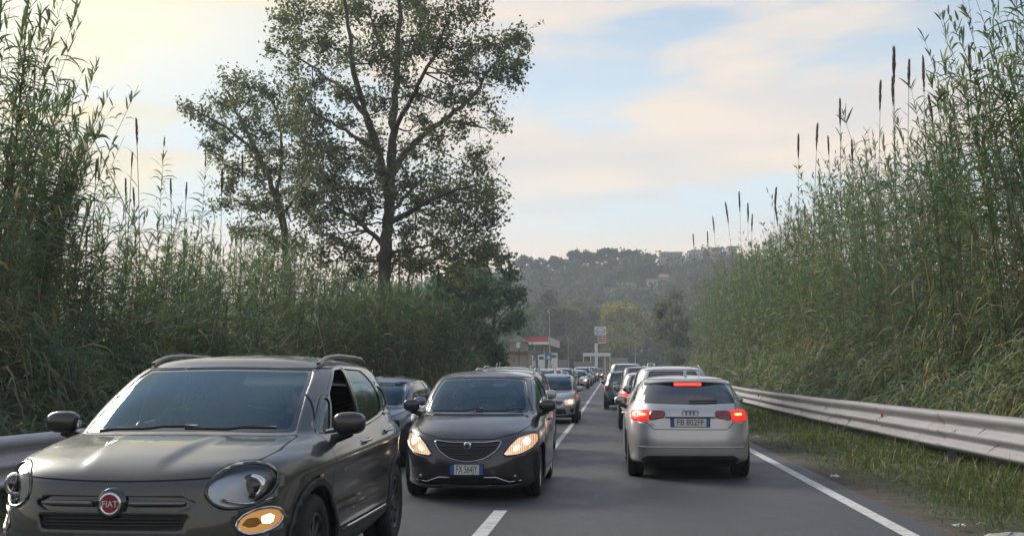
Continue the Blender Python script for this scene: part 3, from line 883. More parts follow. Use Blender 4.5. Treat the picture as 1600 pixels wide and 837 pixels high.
for (a, b, r) in ((292, 170, 17), (318, 178, 20), (338, 160, 24), (360, 132, 24), (392, 138, 28), (425, 150, 26), (380, 188, 28), (350, 218, 24), (412, 208, 28), (345, 250, 17), (432, 235, 26), (402, 275, 26),
                  (462, 275, 26), (440, 325, 30), (388, 320, 22), (465, 200, 20), (478, 240, 22), (335, 195, 20), (372, 265, 20), (480, 330, 24), (420, 370, 30), (470, 385, 28), (440, 180, 22), (365, 160, 22), (400, 165, 22), (395, 235, 24), (425, 265, 24), (450, 300, 24), (330, 230, 18), (360, 290, 22), (345, 320, 20), (410, 320, 24), (380, 360, 24)):
    p = at(a, b, TD2 + rg.uniform(-2, 2)) - tb2
    blobs.append((p.x, p.y, p.z, r * TD2 / FPX * 1.36))
skeleton_tree('broad_tree', 'smaller spreading tree left of the tall open crowned tree', tb2, limbs, blobs, TREEC, (3, 2.4, 0.8, 2), 0.132, 520, 4)

def crown_tree(name, label, px, d, top_py, w_px, cols, wts, leaf=0.25, nb=26, per=200, squash=1.0, low=0.15, seed=1, group=None, trunk_r=0.22, zb=None):
    g = np.random.default_rng(seed)
    b = at(px, 560, d); b.z = (float(gz(b.x, d)) if zb is None else zb) - 0.1
    H = at(px, top_py, d).z - b.z; W = w_px * d / FPX / 2
    limbs = [([(0, 0, 0), (g.normal(0, .1), 0, H * 0.3), (g.normal(0, .2), 0, H * 0.6), (g.normal(0, .3), 0, H * 0.88)], trunk_r, trunk_r * 0.2)]
    for k in range(5):
        a = g.uniform(0, 6.28); h0 = H * g.uniform(0.25, 0.6)
        limbs.append(([(0, 0, h0), (math.cos(a) * W * .4, math.sin(a) * W * .4, h0 + H * .12), (math.cos(a) * W * .75, math.sin(a) * W * .75, h0 + H * .2)], trunk_r * .4, trunk_r * .1))
    blobs = []
    br = (W * W * H * (1 - low) / nb) ** (1 / 3) * 0.85
    for k in range(nb):
        v = g.normal(0, 1, 3); v /= np.linalg.norm(v); q = g.uniform(0.45, 1) ** 0.5
        zc = H * (low + 1) / 2; hz = H * (1 - low) / 2
        zz = zc + v[2] * hz * q - (br * 0.5 if v[2] > 0.5 else 0)
        blobs.append((v[0] * (W - br * .5) * q, v[1] * (W - br * .5) * q, max(zz, br * 0.6), br * g.uniform(0.7, 1.25)))
    t = skeleton_tree(name, label, b, limbs, blobs, cols, wts, leaf, per, seed)
    if group: t['group'] = group
    return t
DG = [(0.050, 0.105, 0.056), (0.070, 0.125, 0.066), (0.042, 0.086, 0.050), (0.09, 0.14, 0.072)]
crown_tree('dense_tree', 'dense dark green round tree beside the oncoming queue, left of the station', 768, 84, 372, 125, DG, (3, 3, 2, 1), 0.24, 46, 330, low=0.0, seed=21)
crown_tree('dense_tree', 'dense green bushy tree under the right side of the big crown', 705, 70, 395, 130, DG, (3, 3, 2, 1), 0.24, 40, 330, low=0.0, seed=22)
crown_tree('ivy_tree', 'shorter dark leafy tree low behind the left reeds near the trunk', 655, 62, 440, 130, DG, (3, 3, 2, 1), 0.24, 34, 320, low=0.0, seed=23)
YG = [(0.24, 0.21, 0.06), (0.19, 0.19, 0.06), (0.28, 0.24, 0.08)]
MG = [(0.080, 0.100, 0.056), (0.105, 0.120, 0.068), (0.062, 0.084, 0.050)]
BG_ = 'trees behind the filling station'
crown_tree('poplar_tree', 'yellowish green tree right of the filling station sign', 970, 246, 458, 88, YG, (2, 2, 1), 0.55, 34, 34, low=0.05, seed=31, group=BG_)
crown_tree('roadside_tree', 'grey green tree behind the white lamp post', 886, 262, 470, 90, MG, (2, 2, 1), 0.55, 30, 34, low=0.02, seed=32, group=BG_)
crown_tree('roadside_tree', 'dark tree above the red station canopy', 848, 255, 445, 80, [(0.034, 0.040, 0.030), (0.045, 0.05, 0.036)], (1, 1), 0.55, 32, 34, low=0.02, seed=33, group=BG_)
crown_tree('roadside_tree', 'bluish green tree between the lamp post and the yellowish tree', 914, 275, 455, 70, MG, (1, 1, 2), 0.55, 28, 34, low=0.02, seed=34, group=BG_)
crown_tree('roadside_tree', 'low grey bushy tree right of the yellowish tree', 1022, 280, 475, 70, MG, (2, 1, 1), 0.55, 26, 34, low=0.02, seed=35, group=BG_)
crown_tree('roadside_tree', 'small pale shrubby tree beside the station canopy', 882, 215, 522, 60, [(0.09, 0.085, 0.055), (0.07, 0.075, 0.045)], (1, 1), 0.45, 18, 40, low=0.0, seed=36, group=BG_, trunk_r=0.12)
crown_tree('roadside_tree', 'tree at the far end of the right reed thicket', 1052, 150, 440, 70, MG, (2, 2, 1), 0.4, 26, 60, low=0.02, seed=37)
crown_tree('roadside_tree', 'dark tree behind the beige hut', 812, 190, 470, 70, DG, (2, 2, 1, 0), 0.4, 26, 50, low=0.02, seed=38, group=BG_)

crown_tree('dry_bush', 'brownish dry bush in front of the beige hut', 777, 103, 545, 34, [(0.20, 0.16, 0.10), (0.14, 0.12, 0.07), (0.09, 0.10, 0.05)], (2, 2, 1), 0.2, 12, 90, low=0.0, seed=39, trunk_r=0.06)

# ------------------------------------------------------------------ hill
HX = np.array([-900, -300, -120, -60, -42, -30, -21, -13, 0, 15, 26, 35, 50, 70, 120, 300, 900], float)
HZ = np.array([20, 26, 30, 34, 37, 39, 38.5, 41.5, 42, 44, 45, 45.2, 45, 42, 36, 28, 20], float)
def hillz(x, d):
    x = np.asarray(x, float); d = np.asarray(d, float)
    top = np.interp(x, HX, HZ)
    f = np.clip((d - 262) / (430 - 262), 0, 1); f = f ** 1.15
    back = np.clip((d - 440) / 500, 0, 1)
    return 3.0 + (top - 3.0) * f - 14 * back + 0.9 * np.sin(x * 0.13 + d * 0.05) * f + 0.7 * np.sin(x * 0.31 - d * 0.11) * f
def build_hill():
    xs = np.concatenate([np.linspace(-900, -150, 16)[:-1], np.linspace(-150, 180, 90), np.linspace(180, 900, 16)[1:]]); ds = np.concatenate([np.linspace(255, 450, 50), [480, 560, 700, 950]])
    D, X = np.meshgrid(ds, xs, indexing='ij')
    Z = hillz(X, D); Z[0] = -4
    n0, n1 = X.shape
    V = np.stack([X, D, Z], -1).reshape(-1, 3)
    i = np.arange(n0 - 1)[:, None] * n1 + np.arange(n1 - 1)[None]
    F = np.stack([i, i + 1, i + n1 + 1, i + n1], -1).reshape(-1, 4)
    col = np.tile(np.array([[0.048, 0.054, 0.030]]), (len(V), 1))
    link('hill', mesh_from('hill', V, F, [GROUND], col=col), kind='structure')
    # scrub and wood on the slope, one far-off mass
    g = np.random.default_rng(77)
    n = 2300
    d = g.uniform(258, 445, n); x = g.uniform(-85, 115, n) * d / 400
    s = d / FPX
    px, py = topx(x, d, hillz(x, d))
    keep = ~((np.abs(px - 1022) < 34) & (py > 436) & (py < 456)) & ~((np.abs(px - 982) < 26) & (py > 444) & (py < 458))
    x, d = x[keep], d[keep]; n = len(x)
    z = hillz(x, d); rad = g.uniform(1.3, 3.2, n) * np.where((d > 412) & (x < 14), 1.35, 1.0)
    m = 70
    v = g.normal(0, 1, (n, m, 3)); v /= np.linalg.norm(v, axis=2)[..., None]; v *= g.uniform(0.6, 1.05, (n, m, 1))
    C = np.stack([x, d, z + rad * 0.8], -1)[:, None, :] + v * rad[:, None, None] * np.array([1, 1, 0.95])
    tone = pick(n, [(0.034, 0.050, 0.030), (0.050, 0.066, 0.034), (0.068, 0.074, 0.040), (0.040, 0.060, 0.034)], (3, 3, 2, 2), 0.2)
    vv, ff, cc = leaf_quads(C.reshape(-1, 3), np.repeat(rad * 0.42, m) * g.uniform(0.6, 1.3, n * m), np.repeat(tone, m, 0) * (1 + g.uniform(-.25, .25, (n * m, 1))), 0.5)
    link('hillside_wood', mesh_from('hillside_wood', vv, ff, [LEAF], col=cc, smooth=False), kind='stuff', label='dark scrub and woodland covering the distant hillside', category='wood')
build_hill()
PG = 'umbrella pines along the hilltop'
for i, (px, top, w, d, lab) in enumerate((
    (822, 398, 34, 428, 'leftmost dark pine on the hilltop ridge'), (905, 391, 40, 430, 'broad dark pine crown at the left of the tallest ridge group'), (927, 393, 36, 436, 'dark pine just right of the broad ridge crown'),
    (952, 387, 40, 430, 'highest domed pine on the ridge'), (984, 389, 36, 432, 'round pine second right of the highest ridge pine'), (1006, 395, 34, 436, 'flat pine left of the long hilltop building'), (872, 400, 34, 432, 'low pine in the dip of the ridge'), (845, 404, 30, 430, 'small pine right of the leftmost ridge pine'))):
    b = at(px, 500, d)
    crown_tree('umbrella_pine', lab, px, d, top, w, [(0.026, 0.036, 0.026), (0.036, 0.046, 0.032)], (1, 1), 0.9, 18, 26, low=0.42, seed=60 + i, group=PG, zb=float(hillz(b.x, d)), trunk_r=0.3)

# ------------------------------------------------------------------ buildings
def wallmat(name, c, k=0.25): return rough_mat(name, tuple(q * (1 - k) for q in c), c, 0.9, 0.9, 0.2, 0.02)
CREAM = wallmat('cream_plaster', (0.34, 0.29, 0.23)); WHITEP = wallmat('white_plaster', (0.46, 0.44, 0.41), 0.15)
OCHRE = wallmat('ochre_plaster', (0.42, 0.34, 0.20)); BRICKP = wallmat('terracotta_plaster', (0.32, 0.17, 0.12)); GREYW = wallmat('grey_concrete', (0.30, 0.29, 0.28))
TILE = rough_mat('roof_tiles', (0.20, 0.10, 0.07), (0.32, 0.17, 0.11), 2.0, 0.9, 0.5, 0.03, (1, 6, 1))
DARKG = pm('dark_window', (0.03, 0.035, 0.04), 0.15); WMET = pm('white_metal', (0.72, 0.72, 0.71), 0.4); DMET = pm('dark_metal', (0.06, 0.06, 0.065), 0.5, 0.5)
def house(label, px0, px1, py_top, py_bot, d, mat, roofmat, nwin, flat=True, depth=7.0, zb=None, floors=1):
    a = at(px0, py_bot, d); b = at(px1, py_bot, d); zt = at(px0, py_top, d).z
    w = b.x - a.x; h = zt - a.z
    t = thing('house', label, 'house', ((a.x + b.x) / 2, d, a.z))
    MB().box(-w / 2, w / 2, 0, depth, -3, h).build('wall', mat, t)
    if flat:
        MB().box(-w / 2 - .3, w / 2 + .3, -.3, depth + .3, h + 0.003, h + .35).build('roof', roofmat, t)
    else:
        rb = MB(); hh = min(1.6, h * .4)
        rb.prism([(-.4, h + .003), (depth + .4, h + .003), (depth / 2, h + hh)], -w / 2 - .4, w / 2 + .4, 'x'); rb.build('roof', roofmat, t)
    wm = None; fr = None
    for fl in range(floors):
        for k in range(nwin):
            cx = -w / 2 + w * (k + .5) / nwin; cz = h * (fl + .5) / floors
            ww = min(1.1, w / nwin * .45); wh = min(1.4, h / floors * .5)
            if wm is None:
                wm = MB().box(-ww / 2, ww / 2, -.01, .02, -wh / 2, wh / 2).mesh('window', DARKG)
                q = MB(); q.box(-ww / 2 - .1, ww / 2 + .1, -.06, -.012, -wh / 2 - .12, -wh / 2 - .003); q.box(-.03, .03, -.04, -.012, -wh / 2, wh / 2)
                fr = q.mesh('window_frame', WMET)
            o = link('window', wm, t, (cx, 0, cz)); link('window_frame', fr, o)
    return t
house('long pale flat roofed building on the hilltop ridge', 1032, 1066, 395, 406, 424, CREAM, WHITEP, 7, True, 9)
house('low white building with a dark roof right of the long ridge building', 1076, 1098, 393, 405, 424, WHITEP, GREYW, 4, True, 8)
house('reddish two storey house on the ridge', 1112, 1126, 388, 405, 423, BRICKP, GREYW, 3, True, 8, floors=2)
house('pale tall house at the right end of the ridge buildings', 1138, 1152, 386, 405, 424, CREAM, TILE, 3, True, 8, floors=2)
house('small white cottage in the middle of the hillside', 1012, 1028, 437, 449, 386, WHITEP, GREYW, 2, True, 5)
house('cream cottage with a tiled gable beside the white cottage on the hillside', 1032, 1044, 433, 448, 387, CREAM, TILE, 2, False, 6)
house('low ochre farm shed left of the hillside cottages', 964, 994, 442, 453, 381, OCHRE, TILE, 4, True, 5)

# beige hut beside the road
def hut():
    d = 108
    a = at(770, 578, d); b = at(826, 578, d); z0 = float(gz(a.x, d)) - .1
    w = b.x - a.x
    t = thing('roadside_hut', 'weathered beige hut with corrugated front between the dense tree and the station', 'hut', ((a.x + b.x) / 2, d, z0))
    zt = at(780, 550, d).z - z0
    m = rough_mat('beige_plaster', (0.30, 0.24, 0.17), (0.46, 0.39, 0.30), 1.2, 0.9, 0.4, 0.03)
    MB().box(-w / 2, w / 2, 0.1, 5, 0, zt).build('wall', m, t)
    MB().box(-w / 2 - .15, w / 2 + .15, -.35, 5.2, zt + .003, zt + .16).build('roof', rough_mat('weathered_board', (0.22, 0.15, 0.10), (0.40, 0.33, 0.25), 3), t)
    pmesh = MB().box(-.10, .10, 0, .06, 0, zt - .45).mesh('panel', rough_mat('corrugated_sheet', (0.30, 0.27, 0.24), (0.44, 0.41, 0.37), 2, .6))
    for k in range(int((w - 1.3) / .23)): link('panel', pmesh, t, (-w / 2 + 1.3 + .23 * k, 0.035 + .012 * (k % 2), .02))
    dm = MB().box(-.18, .18, .03, .09, 0, 2.0).mesh('door', rough_mat('brown_door', (0.09, 0.04, 0.03), (0.13, 0.07, 0.05), 3))
    for x in (.45, .95): link('door', dm, t, (-w / 2 + x, 0.0, .02))
    g = MB(); zz = at(790, 525, d).z - z0
    g.box(-w * .08, w * .38, 2.2, 5.0, zt + .17, zz - .5); g.prism([(-w * .12, zz - .497), (w * .42, zz - .497), (w * .15, zz + .1)], 2.0, 5.2)
    g.build('upper_gable', GREYW, t)
    MB().box(w * .1, w * .2, 2.17, 2.197, zt + .5, zt + 1.2).build('gable_window', WMET, t)
hut()
# tobacconist letter sign
def tsign():
    d = 104; p = at(811, 539, d); z0 = float(gz(p.x, d))
    t = thing('letter_sign', 'white letter T sign on a thin post beside the beige hut', 'sign', (p.x, d, z0))
    h = p.z - z0
    MB().tube([(0, .1, 0), (0, .1, h + .2)], .04, 6).build('post', DMET, t)
    b = MB(); b.box(-.17, .17, -.03, .03, h + .14, h + .26); b.box(-.065, .065, -.03, .03, h - .26, h + .138)
    b.build('letter', WMET, t)
tsign()
# ---- filling station
REDP = pm('red_fascia', (0.50, 0.03, 0.05), 0.35); PINKW = pm('pale_fascia', (0.66, 0.52, 0.50), 0.4); BLUEP = pm('blue_enamel', (0.03, 0.09, 0.30), 0.35)
def station():
    d = 188
    a = at(806, 538, d); b = at(857, 538, d); zu = a.z; zt = at(857, 525.5, d).z
    w = b.x - a.x; z0 = float(roadz(d))
    t = thing('station_canopy', 'red and white filling station canopy left of the lamp post', 'canopy', (b.x, d, z0))
    u, v = zu - z0, zt - z0; k = u + (v - u) * .33; L = 26
    c = at(875, 538, d + L); sh = (c.x - b.x) / L
    S = Matrix(((1, sh * 0 + sh, 0, 0), (0, 1, 0, 0), (0, 0, 1, 0), (0, 0, 0, 1)))
    MB().box(-w, -.06, .06, L, u + .05, v - .05, S).build('deck', GREYW, t)
    MB().box(-w, 0, 0, .055, k + .004, v, S).build('red_band', REDP, t)
    MB().box(-w, 0, -.01, .055, u, k, S).build('white_band', WMET, t)
    MB().box(-.055, .003, .06, L, u, v, S).build('side_fascia', PINKW, t)
    for y in (4, L - 4):
        MB().box(-w * .5 - .18, -w * .5 + .18, y - .18, y + .18, 0, u + .05, S).build('column', WMET, t)
    # pumps under the canopy
    labs = ['white fuel pump under the left of the station canopy', 'white fuel pump under the middle of the station canopy', 'white fuel pump nearest the lamp post under the canopy']
    for i, px in enumerate((828, 846, 866)):
        p = at(px, 570, d - 6 + i); zz = float(roadz(d - 6))
        q = thing('fuel_pump', labs[i], 'fuel pump', (p.x, d - 6 + i, zz), 0, 'fuel pumps at the filling station')
        h = at(px, 554 - (i == 2) * 3, d - 6).z - zz
        MB().rbox(-.55, .55, -.3, .3, 0, h, .06).build('cabinet', WMET, q)
        MB().box(-.38, .38, -.33, -.303, h - .75, h - .25).build('display', DARKG, q)
        MB().tube([(-.45, -.35, h - .9), (-.62, -.5, h - 1.4), (-.45, -.4, h * .3), (-.3, -.33, h * .5)], .03, 5).build('hose', DMET, q)
        MB().box(-.56, .56, -.32, -.304, h * .25, h * .33).build('stripe', REDP, q)
    # shop with a flat roof on thin posts
    d2 = 206
    a = at(911, 575, d2); b = at(954, 575, d2); z0 = float(roadz(d2)); zr = at(930, 556, d2).z - z0; zt = at(930, 551, d2).z - z0
    w = b.x - a.x
    s = thing('station_kiosk', 'small white flat roofed station kiosk with thin posts beside the sign', 'kiosk', ((a.x + b.x) / 2, d2, z0))
    MB().box(-w / 2, w / 2, 0, 5, zr, zt).build('roof', WMET, s)
    pmh = MB().box(-.08, .08, -.08, .08, 0, zr).mesh('post', WMET)
    for x in (-w / 2 + .1, -w * .22, w * .3, w / 2 - .1): link('post', pmh, s, (x, .12, 0))
    MB().box(-w * .2, w * .4, 2.2, 4.6, 0, zr - .1).build('wall', OCHRE, s)
    MB().box(-w * .1, w * .2, 2.17, 2.197, .9, zr - .5).build('window', DARKG, s)
    # pylon sign
    d3 = 196
    a = at(929, 512, d3); b = at(947, 512, d3); z0 = float(roadz(d3)); w = b.x - a.x
    zt = at(938, 510, d3).z - z0; zm = at(938, 523, d3).z - z0; zb = at(938, 536, d3).z - z0
    s = thing('station_sign', 'tall white filling station pylon sign with an oval emblem', 'sign', (a.x, d3, z0))
    MB().box(0, .5, .12, .42, 0, zb).build('pole', WMET, s)
    MB().box(w - .12, w, .2, .34, zb + .003, zm).build('pole', WMET, s)
    pn = MB().rbox(0, w, 0, .5, zm, zt, .05).build('sign_panel', WMET, s)
    e = MB(); cx, cz = w / 2, (zm + zt) / 2; rx, rz = w * .43, (zt - zm) * .40
    n = 40; ring = []
    v = []; f = []
    for i in range(n):
        q = 2 * math.pi * i / n
        for (k_, y) in ((1, -.04), (.86, -.04), (1, -.002), (.86, -.002)): v.append((cx + rx * k_ * math.cos(q), y, cz + rz * k_ * math.sin(q)))
    for i in range(n):
        j = (i + 1) % n
        f += [(4 * i, 4 * j, 4 * j + 1, 4 * i + 1), (4 * i, 4 * i + 2, 4 * j + 2, 4 * j), (4 * i + 1, 4 * j + 1, 4 * j + 3, 4 * i + 3)]
    e.add(v, f); e.build('emblem_ring', BLUEP, pn)
    text_obj('emblem_lettering', 'Esso', rz * 1.25, REDP, pn, (cx, -.02, cz - .03), (math.pi / 2, 0, 0), .012, 0.95)
    bd = MB().box(.55, w, .1, .3, zb + .003, zm - .08).build('price_board', PINKW, s)
    for i in range(3):
        z = zb + .25 + i * .38
        MB().box(.62, w - .75, .06, .098, z, z + .2).build('price_row', DMET, bd)
        MB().box(w - .68, w - .1, .06, .098, z, z + .22).build('price_digits', REDP, bd)
station()
def lamp_post(label, px, top, d, arm):
    p = at(px, 575, d); z0 = float(gz(p.x, d)) - .05
    t = thing('lamp_post', label, 'lamp post', (p.x, d, z0)); h = at(px, top, d).z - z0
    MB().tube([(0, 0, 0), (0, 0, 1.2), (0, 0, h)], [.11, .09, .055], 8).build('pole', pm('pole_grey' + str(px), (0.5, 0.5, 0.5), .5, .3), t, True)
    MB().tube([(0, 0, h - .02), (-arm * .5, -.1, h + .12), (-arm, -.2, h + .15)], .04, 6).build('arm', WMET, t, True)
    MB().rbox(-arm - .45, -arm, -.32, -.08, h + .08, h + .2, .03).build('lamp_head', DMET, t)
lamp_post('tall white lamp post in front of the station canopy', 859, 488, 150, .35)
lamp_post('thin grey pole between the canopy and the pylon sign', 888, 528, 200, .25)
lamp_post('thin pole by the road right of the station kiosk', 993, 540, 230, .2)
def bluesign():
    d = 124; p = at(857, 557, d); z0 = float(gz(p.x, d)); h = p.z - z0
    t = thing('road_sign', 'small blue square road sign beneath the lamp post', 'sign', (p.x, d, z0))
    MB().tube([(0, .06, 0), (0, .06, h + .3)], .035, 6).build('pole', WMET, t)
    MB().rbox(-.36, .36, -.01, .02, h - .36, h + .36, .012).build('plate', pm('sign_blue', (0.05, 0.20, 0.36), .4), t)
    MB().prism([(-.24, h - .24), (.24, h - .24), (0, h + .22)], -.018, -.012).build('white_triangle', WMET, t)
bluesign()
def walls():
    for lab, x0, x1, y0, d in (('low concrete wall right of the station pumps', 872, 886, 563, 196), ('low pale boundary wall left of the station kiosk', 897, 932, 566, 202), ('pale garden wall right of the station kiosk', 955, 982, 560, 222)):
        a = at(x0, 575, d); b = at(x1, 575, d); z0 = float(roadz(d)); h = at(x0, y0, d).z - z0
        t = thing('boundary_wall', lab, 'wall', ((a.x + b.x) / 2, d, z0 - .05)); w = b.x - a.x
        MB().box(-w / 2, w / 2, 0, .25, 0, h).build('wall_face', GREYW, t); MB().box(-w / 2 - .05, w / 2 + .05, -.05, .3, h + .003, h + .12).build('coping', WHITEP, t)
walls()
# small things on the verge
def bits():
    p = at(1580, 834, 9.6)
    b = MB(); b.blob((0, 0, 0), .26, .2, .10, 8, .8)
    v = [(x + random.uniform(-.012, .012), y + random.uniform(-.012, .012), z + random.uniform(-.01, .01)) for x, y, z in b.v]
    link('stone', mesh_from('stone', v, b.f, [rough_mat('pale_stone', (0.26, 0.25, 0.23), (0.42, 0.41, 0.38), 6)]), None, (p.x, 9.6, float(gz(p.x, 9.6)) + .03), label='rounded pale stone on the verge at the bottom right corner', category='stone')
    PAP = pm('litter_paper', (0.72, 0.71, 0.69), .8)
    for lab, px, py, d in (('crumpled white paper in the grass near the pale stone', 1498, 812, 10.7), ('small white scrap on the verge further along the edge line', 1305, 742, 15.8), ('tiny white scrap of litter near the silver car', 1181, 679, 26.0)):
        p = at(px, py, d); z = float(gz(p.x, d)) + .03
        g = random.Random(px); n = 5
        v = [((i / n - .5) * .11 + g.uniform(-.015, .015), (j / n - .5) * .08 + g.uniform(-.015, .015), abs(g.gauss(0, .022)) + .01) for i in range(n + 1) for j in range(n + 1)]
        f = [(i * (n + 1) + j, (i + 1) * (n + 1) + j, (i + 1) * (n + 1) + j + 1, i * (n + 1) + j + 1) for i in range(n) for j in range(n)]
        link('paper_litter', mesh_from('paper_litter', v, f, [PAP], smooth=False), None, (p.x, d, z), (0, 0, g.uniform(0, 3)), label=lab, category='litter')
bits()
# ------------------------------------------------------------------ cars
def pchip(xk, yk, x):
    xk = np.asarray(xk, float); yk = np.asarray(yk, float)
    h = np.diff(xk); dl = np.diff(yk) / h; m = np.zeros(len(xk))
    for i in range(1, len(xk) - 1):
        if dl[i - 1] * dl[i] > 0:
            w1 = 2 * h[i] + h[i - 1]; w2 = h[i] + 2 * h[i - 1]
            m[i] = (w1 + w2) / (w1 / dl[i - 1] + w2 / dl[i])
    m[0] = dl[0] * 0; m[-1] = dl[-1] * 0
    i = np.clip(np.searchsorted(xk, x) - 1, 0, len(xk) - 2); t = (x - xk[i]) / h[i]
    return (2 * t**3 - 3 * t**2 + 1) * yk[i] + (t**3 - 2 * t**2 + t) * h[i] * m[i] + (-2 * t**3 + 3 * t**2) * yk[i + 1] + (t**3 - t**2) * h[i] * m[i + 1]
def half_ring(k, nF, nS1, nS2, nR):
    """one level of the body seen from above: front centre, round the right flank, to the rear centre"""
    yf, yr, w, yc, nf, nr = k['yf'], k['yr'], k['w'], k['yc'], k['nf'], k['nr']
    a = yc - yf; c = 0.5 ** (1 / nf); b = yr - yc; e = 0.5 ** (1 / nr)
    x1 = np.linspace(0, w * c, nF + 1); y1 = yc - a * np.maximum(0, 1 - (x1 / w) ** nf) ** (1 / nf)
    y2 = np.linspace(yc - a * c, yc, nS1 + 1)[1:]; x2 = w * np.maximum(0, 1 - ((yc - y2) / a) ** nf) ** (1 / nf)
    y3 = np.linspace(yc, yc + b * e, nS2 + 1)[1:]; x3 = w * np.maximum(0, 1 - ((y3 - yc) / b) ** nr) ** (1 / nr)
    x4 = np.linspace(w * e, 0, nR + 1)[1:]; y4 = yc + b * np.maximum(0, 1 - (x4 / w) ** nr) ** (1 / nr)
    u = np.concatenate([np.linspace(0, 1, nF + 1), np.linspace(1, 2, nS1 + 1)[1:], np.linspace(2, 3, nS2 + 1)[1:], np.linspace(3, 4, nR + 1)[1:]])
    z = pchip([0, 1, 2, 3, 4], k['z'], u)
    return np.stack([np.concatenate([x1, x2, x3, x4]), np.concatenate([y1, y2, y3, y4]), z], -1), u
def sdf_poly(P, poly):
    poly = np.asarray(poly, float); n = len(poly)
    d = np.full(len(P), 1e9); ins = np.zeros(len(P), bool)
    for i in range(n):
        a, b = poly[i], poly[(i + 1) % n]; e = b - a; w = P - a
        t = np.clip((w @ e) / max(1e-12, e @ e), 0, 1)
        d = np.minimum(d, np.hypot(*(w - t[:, None] * e).T))
        c = ((a[1] > P[:, 1]) != (b[1] > P[:, 1]))
        with np.errstate(divide='ignore', invalid='ignore'):
            xi = (b[0] - a[0]) * (P[:, 1] - a[1]) / (b[1] - a[1]) + a[0]
        ins ^= c & (P[:, 0] < xi)
    return np.where(ins, -d, d)
class Shell:
    """a car skin: a pool of points with (u, v) surface coordinates that can be cut into parts"""
    def __init__(s, keys, res, sharp=()):
        nF, nS1, nS2, nR, nv = res
        hs = [half_ring(k, nF, nS1, nS2, nR) for k in keys]
        u = hs[0][1]; K = np.stack([h[0] for h in hs])       # nk, m, 3
        nk, m, _ = K.shape
        h = np.sqrt(np.maximum(1e-6, np.linalg.norm(np.diff(K, axis=0), axis=2)))[..., None]
        sl = np.diff(K, axis=0) / h
        tin = np.zeros_like(K); tout = np.zeros_like(K)
        for i in range(nk):
            if i == 0: tin[i] = tout[i] = sl[0]
            elif i == nk - 1: tin[i] = tout[i] = sl[-1] * np.array([1, 1, 0])
            elif i in sharp: tin[i] = sl[i - 1]; tout[i] = sl[i]
            else: tin[i] = tout[i] = (sl[i - 1] * h[i] + sl[i] * h[i - 1]) / (h[i] + h[i - 1])
        rows = []; vs = []
        for i in range(nk - 1):
            n = nv[i] if isinstance(nv, (list, tuple)) else nv
            for t in np.linspace(0, 1, n + 1)[:-1] if i < nk - 2 else np.linspace(0, 1, n + 1):
                rows.append((2*t**3 - 3*t**2 + 1) * K[i] + (t**3 - 2*t**2 + t) * h[i] * tout[i] + (-2*t**3 + 3*t**2) * K[i + 1] + (t**3 - t**2) * h[i] * tin[i + 1])
                vs.append(i + t)
        G = np.stack(rows); nr = len(rows)
        mir = G[:, 1:-1][:, ::-1] * np.array([-1, 1, 1])
        Gf = np.concatenate([G, mir], 1); uf = np.concatenate([u, u[1:-1][::-1]])
        M = Gf.shape[1]
        s.P = Gf.reshape(-1, 3); s.U = np.tile(uf, nr); s.Vv = np.repeat(vs, M)
        s.sg = np.sign(s.P[:, 0])
        i = np.arange(nr - 1)[:, None] * M + np.arange(M)[None]; j = np.arange(nr - 1)[:, None] * M + (np.arange(M)[None] + 1) % M
        s.F = [tuple(q) for q in np.stack([i, j, j + M, i + M], -1).reshape(-1, 4).tolist()]
        s.normals()
    def normals(s):
        # smooth normals of the uncut skin
        A = np.array(s.F); n = np.cross(s.P[A[:, 2]] - s.P[A[:, 0]], s.P[A[:, 3]] - s.P[A[:, 1]])
        N = np.zeros_like(s.P)
        for q in range(4): np.add.at(N, A[:, q], n)
        s.N = N / np.maximum(1e-9, np.linalg.norm(N, axis=1))[:, None]
        if s.N[np.argmax(s.P[:, 0])][0] < 0:
            s.N = -s.N; s.F = [q[::-1] for q in s.F]
    def cut(s, faces, f):
        """split faces by the sign of f on the points: returns (inside, outside)"""
        f = np.where(np.abs(f) < 1e-7, 1e-7, f)
        fl = f.tolist(); cache = {}; nP = []; base = len(s.P); ins = []; out = []
        for F in faces:
            q = [fl[i] < 0 for i in F]
            if all(q): ins.append(F); continue
            if not any(q): out.append(F); continue
            a = []; b = []
            n = len(F)
            for k in range(n):
                i, j = F[k], F[(k + 1) % n]
                (a if q[k] else b).append(i)
                if q[k] != q[(k + 1) % n]:
                    key = (i, j) if i < j else (j, i)
                    if key not in cache:
                        t = fl[key[0]] / (fl[key[0]] - fl[key[1]])
                        cache[key] = base + len(nP); nP.append((key[0], key[1], t))
                    a.append(cache[key]); b.append(cache[key])
            if len(a) > 2: ins.append(tuple(a))
            if len(b) > 2: out.append(tuple(b))
        if nP:
            i = np.array([q[0] for q in nP]); j = np.array([q[1] for q in nP]); t = np.array([q[2] for q in nP])[:, None]
            s.P = np.concatenate([s.P, s.P[i] * (1 - t) + s.P[j] * t]); nn = s.N[i] * (1 - t) + s.N[j] * t
            s.N = np.concatenate([s.N, nn / np.maximum(1e-9, np.linalg.norm(nn, axis=1))[:, None]])
            s.U = np.concatenate([s.U, s.U[i] * (1 - t[:, 0]) + s.U[j] * t[:, 0]]); s.Vv = np.concatenate([s.Vv, s.Vv[i] * (1 - t[:, 0]) + s.Vv[j] * t[:, 0]])
        return ins, out
